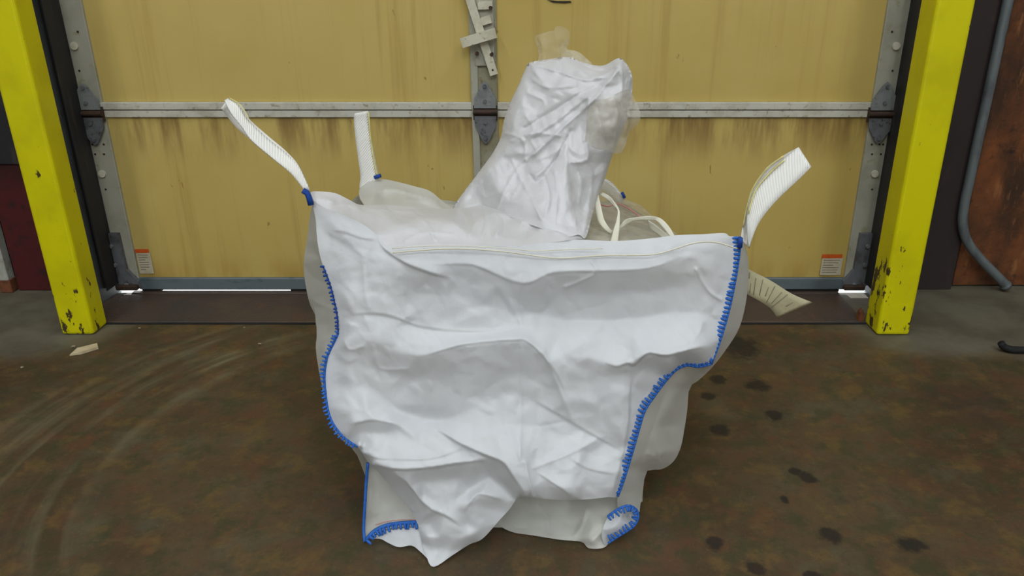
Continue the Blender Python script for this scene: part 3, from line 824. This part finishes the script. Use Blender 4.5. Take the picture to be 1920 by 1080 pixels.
cre = [([(975, 520), (976, 600), (974, 636)], .0022, 3), ([(977, 650), (977, 720), (976, 800), (974, 860)], .0035, 3), ([(1305, 505), (1318, 530), (1333, 550), (1352, 562)], .006, 2.5),
       ([(1115, 825), (1090, 840), (1040, 862), (1000, 878)], .003, 3), ([(985, 868), (992, 900), (1000, 930)], .004, 2.5), ([(835, 918), (838, 945), (834, 962)], .003, 2.5),
       ([(1010, 800), (1060, 790)], -.002, 4), ([(1110, 492), (1118, 505), (1105, 520), (1060, 538)], .005, 3), ([(680, 480), (684, 540), (690, 575)], .003, 6), ([(760, 520), (765, 570)], -.003, 8),
       ([(1020, 660), (1045, 720), (1072, 785)], .006, 7), ([(1290, 650), (1310, 625), (1318, 605)], .004, 4), ([(1240, 610), (1270, 625), (1290, 645)], -.003, 4), ([(700, 650), (712, 690), (765, 692)], .004, 6), ([(645, 640), (655, 655), (680, 650)], .004, 5)]
stp = [([(735, 470), (760, 494), (800, 510), (845, 522)][::-1] and [(700, 428), (722, 468), (760, 494), (800, 510), (848, 524)], .010, 20), ([(640, 592), (700, 588), (740, 595), (790, 613), (870, 622), (930, 620), (985, 611)], .005, 14),
       ([(780, 497), (870, 496), (900, 502), (980, 533), (1040, 512), (1130, 509), (1215, 504), (1290, 478)], .005, 12), ([(760, 664), (793, 668), (870, 646), (968, 637), (990, 642), (1015, 665), (1045, 705), (1062, 745)], .006, 12),
       ([(1130, 678), (1155, 688), (1175, 682), (1190, 683), (1215, 663), (1250, 667), (1300, 655), (1328, 648)], .010, 14), ([(812, 800), (845, 822), (873, 838), (915, 856), (942, 868), (958, 890), (986, 930)], .012, 26),
       ([(665, 838), (700, 858), (760, 862), (820, 858), (880, 836)], .005, 10), ([(685, 866), (740, 880), (800, 878), (860, 869), (920, 862)], .010, 14), ([(870, 990), (840, 970), (800, 950), (762, 906), (735, 888)][::-1], .008, 18),
       ([(995, 748), (1060, 785), (1110, 815), (1166, 845)], .005, 14), ([(1187, 690), (1181, 740), (1178, 800), (1162, 880), (1148, 930)][::-1], .006, 10), ([(1066, 857), (1100, 878), (1155, 890)], .004, 8),
       ([(1005, 885), (1035, 905), (1075, 932)], .005, 10), ([(868, 965), (890, 932), (906, 928), (948, 940)], .005, 10), ([(655, 797), (700, 789), (752, 799)], .006, 12), ([(600, 392), (650, 404), (690, 424), (715, 450)], .004, 10),
       ([(620, 432), (650, 437), (680, 447), (706, 450)], .004, 10)]
relief('front_panel', RIM + RS[1:] + LIP[1:] + FLAP + LS[::-1][:-1], front_ctrl, M['bag'], bag, cell=2.5, bl=1.7,
       crum=((80, .0045), (36, .0038), (16, .0017)), creases=cre, steps=stp, ridges=front_ridges, seed=5)

# right side panel, from the blue seam round to its outer bulge
RO = [(1393, 452, 1.42), (1402, 480, 1.45), (1403, 525, 1.47), (1398, 570, 1.47), (1386, 615, 1.46), (1363, 653, 1.44), (1336, 688, 1.43), (1310, 713, 1.43), (1293, 727, 1.44), (1289, 765, 1.45),
      (1284, 800, 1.45), (1276, 840, 1.44), (1262, 866, 1.43), (1240, 880, 1.42), (1213, 883, 1.40), (1206, 915, 1.375), (1201, 945, 1.35), (1197, 962, 1.33), (1180, 949, 1.30), (1160, 957, 1.285)]
relief('side_panel', RS + RO[::-1], [(1260, 760, 1.37), (1240, 820, 1.36), (1290, 715, 1.385), (1370, 620, 1.40), (1215, 860, 1.345), (1190, 900, 1.315), (1225, 800, 1.335), (1265, 725, 1.365), (1250, 850, 1.375)],
       M['bag_thin'], bag, cell=3, bl=1.6, crum=((50, .006), (24, .002)), seed=8,
       creases=[([(1215, 850), (1245, 868), (1262, 864)], .005, 4), ([(1230, 835), (1238, 860), (1240, 878)], .005, 4), ([(1330, 690), (1290, 720), (1262, 745)], .005, 6), ([(1245, 745), (1225, 800), (1200, 870)], -.004, 5)])
# left side panel
LO = [(586, 380, 1.46), (580, 430, 1.52), (571, 478, 1.56), (570, 512, 1.57), (577, 552, 1.55), (590, 582, 1.53), (594, 625, 1.50), (592, 652, 1.48), (597, 690, 1.45), (603, 720, 1.42), (611, 760, 1.39), (626, 805, 1.36), (645, 828, 1.34)]
relief('side_panel', LS + LO[::-1], [(590, 520, 1.50), (605, 590, 1.46), (604, 640, 1.44), (584, 470, 1.51)], M['bag_thin'], bag, cell=3, bl=1.2, crum=((40, .006), (18, .002)), seed=9,
       creases=[([(575, 560), (600, 570), (625, 580)], .006, 5), ([(596, 640), (615, 635), (630, 632)], .006, 5)])
# hidden back half: rear sides and rear panel
wl = [at(*p) for p in LO]; wr = [at(*p) for p in RO[:17]]
rear_l = [Vector((-.45, 1.94, .56)), Vector((-.46, 1.92, .40)), Vector((-.42, 1.86, .2)), Vector((-.36, 1.80, .003))]
rear_r = [Vector((.215, 1.95, .53)), Vector((.24, 1.92, .38)), Vector((.22, 1.86, .2)), Vector((.17, 1.80, .003))]
mid_l = [Vector((-.50, 1.66, .55)), Vector((-.53, 1.70, .38)), Vector((-.47, 1.62, .2)), Vector((-.34, 1.50, .003))]
mid_r = [Vector((.36, 1.68, .50)), Vector((.34, 1.72, .38)), Vector((.27, 1.64, .2)), Vector((.19, 1.50, .003))]
wl2 = wl + [at(668, 850, 1.34), at(688, 900, 1.36), Vector((-.335, 1.36, .003))]
wr2 = wr + [Vector((.165, 1.36, .003))]
loft('side_panel', [wl2, mid_l, rear_l], M['bag_thin'], bag, seed=4)
loft('side_panel', [wr2, mid_r, rear_r], M['bag_thin'], bag, seed=5)
loft('back_panel', [rear_l, [Vector((-.12, 2.02, .50)), Vector((-.11, 2.03, .38)), Vector((-.1, 1.98, .2)), Vector((-.1, 1.84, .003))], rear_r], M['bag_thin'], bag, k=10, seed=6)
# base
relief('base_panel', [(950, 925, 1.40), (1000, 925, 1.36), (1060, 928, 1.36), (1110, 926, 1.35), (1150, 925, 1.34), (1165, 950, 1.32), (1160, 985, 1.295), (1145, 1012, 1.268), (1132, 1027, 1.243), (1104, 1028, 1.243), (1090, 1016, 1.262),
                      (1050, 1012, 1.268), (1000, 1004, 1.281), (962, 998, 1.292), (936, 984, 1.315), (930, 960, 1.36)],
       [(1000, 960, 1.35), (1060, 965, 1.33), (1080, 985, 1.30), (1110, 970, 1.28), (1130, 985, 1.26), (1140, 960, 1.29), (1105, 1005, 1.25), (980, 985, 1.32)], M['bag_thin'], bag, cell=3, bl=1.5,
       crum=((40, .004), (20, .0015)), seed=12, creases=[([(1100, 955), (1090, 985), (1075, 1010)], .006, 5), ([(1010, 945), (1025, 970), (1030, 1000)], -.006, 6), ([(1160, 965), (1140, 985), (1110, 1015)], .008, 6)])
loft('base_panel', [[Vector((-.335, 1.30, .003)), Vector((-.345, 1.5, .003)), Vector((-.36, 1.80, .003))], [Vector((-.1, 1.31, .004)), Vector((-.1, 1.5, .004)), Vector((-.1, 1.84, .003))],
                    [Vector((.145, 1.30, .003)), Vector((.18, 1.5, .003)), Vector((.17, 1.80, .003))]], M['bag_thin'], bag, n=12, noise_amp=.0)
# left bottom corner with its own blue hem
relief('corner_gusset', [(691, 864, 1.32), (687, 900, 1.315), (684, 950, 1.30), (682, 990, 1.29), (684, 1016, 1.268), (700, 1004, 1.285), (722, 993, 1.295), (750, 988, 1.30), (792, 986, 1.295), (812, 975, 1.30), (800, 930, 1.325), (740, 890, 1.325)],
       [(720, 940, 1.325), (750, 965, 1.32), (705, 975, 1.305)], M['bag_thin'], bag, cell=3, bl=1.5, crum=((40, .004), (20, .0015)), seed=14)
relief('base_flap', [(690, 1011, 1.262), (706, 1003, 1.262), (724, 995, 1.265), (750, 991, 1.265), (792, 989, 1.262), (815, 1000, 1.26), (826, 1030, 1.235), (808, 1050, 1.21), (790, 1036, 1.225), (772, 1023, 1.24), (748, 1026, 1.238), (728, 1018, 1.25), (712, 1010, 1.258)],
       [(750, 1008, 1.252), (780, 1005, 1.25)], M['bag'], bag, cell=3, bl=1, crum=((26, .002),), seed=15)
# rolled corner at the lower right
relief('corner_gusset', [(1142, 966, 1.262), (1160, 955, 1.27), (1180, 949, 1.272), (1194, 956, 1.275), (1197, 972, 1.27), (1188, 988, 1.262), (1170, 998, 1.258), (1150, 1010, 1.255), (1135, 1022, 1.25), (1128, 1000, 1.245)],
       [(1165, 975, 1.255), (1150, 990, 1.245), (1182, 966, 1.30)], M['bag'], bag, cell=2, bl=1.2, crum=((24, .002),), seed=16, taper=10)

# top of the bag: duffle sheet from the rim back to the spout
relief('top_sheet', [(583, 360, 1.45), (600, 359, 1.46), (628, 362, 1.47), (652, 373, 1.48), (676, 384, 1.50), (720, 384, 1.54), (780, 388, 1.56), (850, 391, 1.58), (900, 378, 1.60), (950, 380, 1.60), (1010, 392, 1.56), (1060, 412, 1.50), (1096, 444, 1.42)]
       + RIM[::-1][7:], [(680, 400, 1.445), (640, 385, 1.45), (740, 420, 1.42), (740, 442, 1.39), (800, 432, 1.405), (880, 435, 1.40), (950, 436, 1.40), (1000, 436, 1.40), (900, 408, 1.46), (800, 408, 1.46), (720, 402, 1.47), (1040, 436, 1.40), (960, 412, 1.46), (1030, 422, 1.435), (985, 414, 1.45), (940, 396, 1.50), (905, 383, 1.57), (850, 415, 1.43)],
       M['spout'], bag, cell=2.5, bl=1.4, crum=((60, .010), (28, .005), (14, .002)), seed=21, creases=[([(905, 442), (912, 415), (908, 395)], .008, 3), ([(930, 440), (940, 415), (932, 398)], .008, 3), ([(945, 440), (948, 420)], -.006, 3), ([(880, 440), (890, 420), (885, 400)], .006, 3),
       ([(925, 398), (990, 417), (1062, 441)], .008, 4), ([(770, 395), (800, 420), (815, 450)], .006, 5), ([(700, 392), (760, 396), (840, 402)], .006, 4), ([(600, 372), (660, 386), (720, 392)], .006, 5), ([(760, 450), (800, 436), (850, 440)], .004, 3)],
       steps=[([(925, 398), (990, 420), (1066, 446)], .004, 10)])
relief('top_sheet', [(673, 360, 1.90), (680, 348, 1.93), (700, 337, 1.96), (720, 336, 1.96), (750, 342, 1.94), (780, 350, 1.92), (806, 358, 1.90), (828, 376, 1.86), (852, 397, 1.80), (830, 410, 1.74), (760, 408, 1.68), (700, 396, 1.66), (678, 378, 1.74)],
       [(740, 362, 1.86), (720, 372, 1.84), (780, 375, 1.83), (720, 352, 1.90), (800, 392, 1.78), (705, 362, 1.85)], M['bag_thin'], bag, cell=3, bl=1.2, crum=((40, .012), (20, .005)), seed=22,
       creases=[([(700, 365), (730, 355), (760, 360), (820, 378)], .02, 5), ([(760, 375), (800, 378), (838, 396)], .012, 4)])
relief('top_sheet', [(1092, 446, 1.47), (1104, 410, 1.60), (1112, 380, 1.75), (1122, 348, 1.88), (1138, 336, 1.95), (1155, 350, 1.96), (1170, 372, 1.95), (1200, 384, 1.90), (1222, 404, 1.82), (1248, 424, 1.72), (1272, 444, 1.60), (1225, 455, 1.45), (1150, 458, 1.42)],
       [(1150, 410, 1.66), (1180, 430, 1.55), (1130, 430, 1.55), (1160, 385, 1.80), (1210, 425, 1.62)], M['liner_dense'], bag, cell=3, bl=1.5, crum=((40, .02), (20, .006)), seed=23)
# rear skirt that closes the top
loft('top_sheet', [[at(680, 352, 1.94), at(780, 372, 1.93), at(900, 390, 1.93), at(1050, 395, 1.93), at(1160, 372, 1.95)], [at(700, 400, 1.70), at(790, 402, 1.74), at(900, 398, 1.76), at(1030, 405, 1.70), at(1140, 440, 1.60)],
                   [at(720, 455, 1.42), at(800, 462, 1.40), at(900, 464, 1.40), at(1040, 460, 1.40), at(1150, 458, 1.41)]], M['bag_thin'], bag, n=16, k=5, seed=9)

# filling spout: a leaning crumpled tube
SP = [(848, 394, 1.72), (868, 362, 1.73), (895, 326, 1.74), (920, 292, 1.75), (938, 260, 1.76), (945, 225, 1.77), (955, 196, 1.78), (972, 160, 1.79), (985, 130, 1.80), (994, 117, 1.80), (1030, 111, 1.80), (1065, 107, 1.80), (1096, 118, 1.80),
      (1130, 123, 1.79), (1156, 110, 1.78), (1168, 112, 1.77), (1180, 128, 1.76), (1186, 150, 1.75), (1183, 190, 1.74), (1172, 232, 1.73), (1158, 268, 1.72), (1146, 298, 1.71), (1134, 335, 1.70), (1120, 370, 1.66), (1110, 405, 1.60), (1098, 446, 1.50),
      (1086, 440, 1.50), (1064, 443, 1.49), (1030, 432, 1.52), (994, 420, 1.55), (950, 402, 1.60), (905, 384, 1.66), (872, 392, 1.68)]
SP = [(x, y, Y - .10) for x, y, Y in SP[:-10]] + [(1120, 370, 1.58), (1110, 405, 1.51), (1098, 446, 1.418), (1086, 440, 1.443), (1064, 443, 1.455), (1030, 433, 1.488), (994, 421, 1.518), (950, 404, 1.562), (905, 387, 1.630), (872, 391, 1.615)]
spc = [(l_, a_ * .7, w_ * .8) for l_, a_, w_ in [([(985, 240), (1040, 205), (1090, 175), (1125, 160)], -.014, 4), ([(1000, 290), (1060, 235), (1110, 190), (1160, 130)], .020, 5), ([(1070, 245), (1040, 300), (1010, 340), (995, 330)], -.014, 4), ([(1000, 120), (1050, 135), (1110, 150), (1165, 118)], .012, 4),
       ([(1090, 120), (1120, 132), (1160, 128)], -.012, 4), ([(945, 250), (980, 262), (985, 300)], .008, 3), ([(1060, 245), (1066, 330), (1080, 430)], .006, 2.5), ([(1100, 270), (1100, 300), (1070, 305)], .010, 3), ([(900, 340), (925, 310), (935, 330)], .008, 3),
       ([(975, 330), (1000, 380), (1015, 410)], .008, 3), ([(1020, 330), (1030, 370), (1022, 405)], -.008, 3), ([(930, 395), (955, 340), (985, 300)], .008, 3), ([(1105, 180), (1100, 230), (1095, 265)], .012, 3), ([(1165, 125), (1165, 180), (1150, 240)], .012, 5),
       ([(1100, 300), (1110, 340), (1095, 440)], .008, 4), ([(960, 265), (1000, 250), (1050, 255)], .008, 3), ([(1010, 300), (1050, 280), (1064, 250)], .008, 3), ([(1000, 150), (1030, 165), (1080, 160)], .006, 3), ([(990, 175), (1020, 190), (1010, 215)], .006, 3),
       ([(960, 300), (975, 340), (960, 370)], .006, 3), ([(1040, 320), (1045, 360), (1040, 420)], .006, 2.5), ([(1075, 300), (1090, 340), (1085, 380)], .006, 3), ([(910, 370), (950, 360), (990, 370)], .005, 3), ([(995, 262), (1005, 285), (985, 300)], .007, 3), ([(985, 215), (1000, 240), (990, 255)], .006, 3)]]
sps = [([(975, 270), (1040, 232), (1100, 185), (1150, 150)], .009, 14), ([(990, 345), (1030, 310), (1065, 255)], .007, 12), ([(1080, 128), (1110, 148), (1150, 145)], .006, 10), ([(1060, 250), (1064, 330), (1078, 440)][::-1], .005, 10)]
sp_f = relief('spout', SP, [(x, y, Y) for x, y, Y in ((1000, 395, 1.53), (1060, 405, 1.50), (960, 380, 1.57), (1000, 300, 1.64), (1060, 300, 1.62), (1080, 200, 1.67), (1020, 180, 1.69))], M['spout'], bag, cell=2.5, bl=1.6,
              crum=((60, .010), (30, .007), (13, .0034)), creases=spc, steps=sps, seed=31, bulge=.085, brad=110, taper=18, bline=SP[:-7])
relief('spout', SP, [], M['spout'], bag, cell=6, bl=1, crum=((60, .015),), seed=32, bulge=-.10, brad=110)
# thin film liner hanging from the spout
lin_r = [(1102, 206, 1.52), (1118, 192, 1.51), (1140, 184, 1.505), (1163, 172, 1.52), (1180, 168, 1.55), (1190, 186, 1.56), (1201, 214, 1.55), (1196, 232, 1.55), (1181, 247, 1.55), (1171, 276, 1.54), (1161, 288, 1.54), (1138, 283, 1.53), (1112, 277, 1.52), (1101, 262, 1.52), (1099, 235, 1.52)]
relief('liner', lin_r, [(1150, 215, 1.50), (1140, 250, 1.505), (1175, 220, 1.53), (1120, 230, 1.505)], M['liner_dense'], bag, cell=2.5, bl=1.2, crum=((26, .005), (13, .002)), seed=33, taper=14,
       creases=[([(1150, 180), (1158, 220), (1150, 275)], .006, 4), ([(1170, 175), (1180, 205), (1172, 250)], .006, 4), ([(1120, 200), (1128, 240), (1138, 280)], -.005, 4), ([(1185, 190), (1180, 225), (1165, 280)], .004, 3)])
relief('liner', [(1003, 70, 1.70), (1018, 62, 1.70), (1038, 57, 1.70), (1042, 50, 1.70), (1056, 50, 1.70), (1067, 60, 1.70), (1067, 78, 1.70), (1064, 92, 1.70), (1082, 96, 1.70), (1100, 110, 1.70), (1108, 122, 1.69), (1060, 124, 1.68), (1014, 122, 1.68), (1010, 98, 1.70)],
       [(1036, 85, 1.685), (1050, 70, 1.69), (1020, 90, 1.69)], M['liner'], bag, cell=2.5, bl=1, crum=((24, .006), (12, .002)), seed=34, taper=10, creases=[([(1040, 56), (1046, 90), (1050, 118)], .008, 3), ([(1012, 75), (1022, 100), (1020, 118)], .006, 3)])


# lifting loops: each a strap that goes up and comes back
def loop(name_edges_front, edges_back, edge_line):
    lp = ribbon('lift_loop', *name_edges_front, M['twill'], bag)
    o = ribbon('return_strap', *edges_back, M['web'], lp)
    for el in edge_line: ribbon('selvedge', el, [(x + 2.2, y + .6, Y) for x, y, Y in el], M['yellow_edge'], lp, .003)
    return lp


loop(([(581, 356, 1.43), (560, 312, 1.45), (537, 288, 1.47), (502, 260, 1.48), (464, 224, 1.49), (448, 198, 1.50), (428, 185, 1.51)],
      [(571, 357, 1.43), (546, 326, 1.44), (516, 301, 1.45), (472, 264, 1.46), (455, 240, 1.47), (433, 212, 1.48), (421, 189, 1.50)]),
     ([(581, 356, 1.435), (560, 311, 1.46), (538, 285, 1.49), (504, 256, 1.51), (466, 222, 1.53), (452, 198, 1.53), (428, 185, 1.52)],
      [(573, 357, 1.435), (547, 326, 1.46), (518, 300, 1.48), (470, 262, 1.51), (444, 240, 1.52), (424, 216, 1.52), (415, 203, 1.51)]),
     [[(466, 222, 1.485), (450, 197, 1.495), (429, 184, 1.505)]])
loop(([(664, 213, 1.97), (664, 230, 1.97), (667, 262, 1.965), (672, 300, 1.96), (676, 332, 1.955), (674, 352, 1.95), (680, 362, 1.94)],
      [(689, 208, 1.97), (690, 228, 1.97), (694, 262, 1.965), (699, 298, 1.96), (705, 328, 1.955), (708, 345, 1.95), (706, 360, 1.94)]),
     ([(666, 213, 1.985), (668, 250, 1.99), (676, 300, 1.985), (684, 335, 1.975)], [(690, 208, 1.985), (695, 250, 1.99), (704, 300, 1.985), (711, 336, 1.975)]),
     [[(690, 210, 1.968), (694, 260, 1.963), (700, 300, 1.958), (706, 330, 1.952)]])
loop(([(1402, 450, 1.415), (1400, 420, 1.42), (1403, 388, 1.43), (1415, 357, 1.44), (1440, 326, 1.45), (1470, 299, 1.455), (1497, 276, 1.46)],
      [(1404, 466, 1.41), (1413, 440, 1.41), (1424, 416, 1.415), (1445, 388, 1.42), (1468, 364, 1.425), (1496, 338, 1.43), (1521, 313, 1.435)]),
     ([(1389, 448, 1.43), (1392, 425, 1.45), (1400, 385, 1.47), (1412, 350, 1.485), (1437, 315, 1.49), (1468, 292, 1.485), (1497, 276, 1.465)],
      [(1401, 462, 1.43), (1406, 436, 1.45), (1416, 405, 1.47), (1432, 376, 1.485), (1462, 348, 1.49), (1494, 326, 1.48), (1520, 312, 1.445)]),
     [[(1392, 425, 1.445), (1400, 385, 1.465), (1412, 350, 1.48), (1437, 316, 1.485), (1468, 292, 1.48)], [(1402, 400, 1.42), (1415, 357, 1.435), (1440, 326, 1.445), (1470, 299, 1.45)]])
loop(([(1126, 338, 1.93), (1136, 336, 1.94), (1150, 346, 1.95), (1164, 362, 1.955), (1172, 374, 1.95)], [(1120, 358, 1.90), (1130, 358, 1.91), (1142, 366, 1.92), (1152, 374, 1.925), (1160, 380, 1.92)]),
     ([(1126, 338, 1.95), (1138, 338, 1.96), (1152, 348, 1.965), (1168, 368, 1.96)], [(1122, 350, 1.95), (1134, 352, 1.96), (1146, 362, 1.965), (1160, 376, 1.96)]),
     [[(1121, 358, 1.895), (1131, 358, 1.905), (1143, 366, 1.915), (1153, 374, 1.92)]])
# blue bar tacks where the loops join the seams
for line, w in (([(568, 357, 1.42), (576, 362, 1.42), (580, 372, 1.42), (583, 384, 1.42)], .006), ([(702, 333, 1.94), (708, 331, 1.94), (714, 329, 1.94)], .005), ([(1166, 361, 1.94), (1169, 366, 1.94), (1171, 371, 1.94)], .004), ([(1388, 446, 1.40), (1388, 455, 1.40), (1387, 464, 1.40)], .005)):
    bm = bmesh.new(); tube(bm, [tuple(at(*p)) for p in line], w, 8); obj('bar_tack', bm, M['blue_dark'], bag, smooth=True)

# blue overlocked seams
seam('blue_seam', RS[:7], bag, side=1, tooth=.019, spine=.004, fat=1.4)
seam('blue_seam', RS[6:], bag, side=1, tooth=.013, spine=.005, fat=1.3, lift=.008)
seam('blue_seam', LS[5:10], bag, side=1, tooth=.006, spine=.003, m='blue_dark')
seam('blue_seam', LS[9:], bag, side=1, tooth=.009, spine=.005)
seam('blue_seam', [(690, 868, 1.31), (687, 900, 1.305), (684, 950, 1.29), (682, 990, 1.28), (684, 1016, 1.26)], bag, spine=.007, teeth=False)
seam('blue_seam', [(687, 1012, 1.255), (700, 997, 1.265), (722, 986, 1.27), (750, 981, 1.272), (788, 979, 1.265)], bag, side=1, tooth=.014, spine=.008, fat=1.5)
seam('blue_seam', [(1140, 968, 1.25), (1152, 959, 1.255), (1166, 951, 1.26), (1180, 948, 1.262), (1193, 955, 1.265), (1197, 970, 1.262), (1189, 986, 1.255), (1172, 998, 1.25), (1154, 1009, 1.245), (1140, 1019, 1.24)], bag, side=1, tooth=.013, spine=.005)
# fine white hem stitching on the rim and red guide threads
thread('hem_stitch', [(x, y, yb(x, y) - .013) for x, y in ((736, 474), (790, 469), (860, 466), (940, 471), (1000, 479), (1050, 484), (1130, 479), (1215, 478), (1255, 470), (1300, 456), (1340, 454), (1382, 466))], bag, .0016, lift=.010)
thread('hem_stitch', [(x, y, yb(x, y) - .012) for x, y in ((735, 466), (790, 462), (860, 461), (940, 465), (1000, 470), (1060, 468), (1130, 466))], bag, .0009, lift=.008)
thread('guide_thread', [(704, 984, 1.29), (725, 978, 1.295), (752, 975, 1.30), (786, 975, 1.29)], bag, .0008, 'pink')
thread('guide_thread', [(1122, 382, 1.72), (1140, 387, 1.74), (1160, 382, 1.76), (1180, 392, 1.76), (1200, 406, 1.74)], bag, .0016, 'pink', .03)
# tie tapes hanging over the right of the spout
for A, B in (([(1112, 366, 1.58), (1117, 395, 1.56), (1123, 418, 1.54), (1138, 434, 1.52), (1146, 438, 1.51)], [(1122, 364, 1.58), (1128, 392, 1.56), (1133, 412, 1.54), (1143, 428, 1.52), (1148, 432, 1.51)]),
             ([(1122, 364, 1.60), (1136, 372, 1.58), (1149, 384, 1.55), (1158, 394, 1.53), (1156, 412, 1.50), (1150, 432, 1.47), (1144, 456, 1.43)], [(1128, 360, 1.60), (1142, 367, 1.58), (1150, 376, 1.55), (1161, 393, 1.53), (1162, 412, 1.50), (1161, 432, 1.47), (1158, 456, 1.43)]),
             ([(1162, 424, 1.52), (1172, 412, 1.52), (1190, 408, 1.51), (1218, 405, 1.50), (1238, 409, 1.48), (1254, 424, 1.46), (1267, 446, 1.43)], [(1163, 430, 1.52), (1176, 420, 1.52), (1192, 413, 1.51), (1220, 413, 1.50), (1232, 415, 1.48), (1246, 430, 1.46), (1260, 448, 1.43)]),
             ([(1214, 412, 1.54), (1224, 418, 1.52), (1240, 430, 1.49), (1262, 449, 1.45)], [(1216, 425, 1.54), (1222, 432, 1.52), (1236, 442, 1.49), (1250, 454, 1.45)])):
    ribbon('tie_tape', A, B, M['tape'], bag, .0012)
# document label sewn to the right side
dl = ribbon('document_label', [(1380, 489, 1.47), (1410, 508, 1.50), (1445, 526, 1.52), (1485, 551, 1.535), (1523, 567, 1.55)], [(1376, 540, 1.46), (1405, 554, 1.49), (1430, 568, 1.505), (1446, 580, 1.52), (1458, 596, 1.53)], M['paper'], bag, .001)
tag(dl, 'tan printed paper label sticking out of the right side seam')
for k, (u0, v0, v1) in enumerate(((.10, .1, .5), (.16, .15, .8), (.24, .1, .35), (.25, .5, .9), (.33, .2, .9), (.42, .1, .8), (.50, .3, .7), (.58, .1, .9), (.66, .15, .8), (.74, .1, .95), (.86, .3, .55))):
    a0 = catmull([(1380, 489, 1.47), (1410, 508, 1.50), (1445, 526, 1.52), (1485, 551, 1.535), (1523, 567, 1.55)], 8); b0 = catmull([(1376, 540, 1.46), (1405, 554, 1.49), (1430, 568, 1.505), (1446, 580, 1.52), (1458, 596, 1.53)], 8)
    i = u0 * (len(a0) - 1); ia = int(i)
    A, B = a0[ia], b0[ia]; A2, B2 = a0[min(ia + 1, len(a0) - 1)], b0[min(ia + 1, len(b0) - 1)]
    f = .28
    q = lambda v, P_, Q_: tuple(P_ + (Q_ - P_) * v - np.array([0, 0, .003]))
    ribbon('printed_line', [q(v0, A, B), q(v1, A, B)], [tuple(np.array(q(v0, A, B)) * (1 - f) + np.array(q(v0, A2, B2)) * f), tuple(np.array(q(v1, A, B)) * (1 - f) + np.array(q(v1, A2, B2)) * f)], M['ink'], dl, .0004, 2)
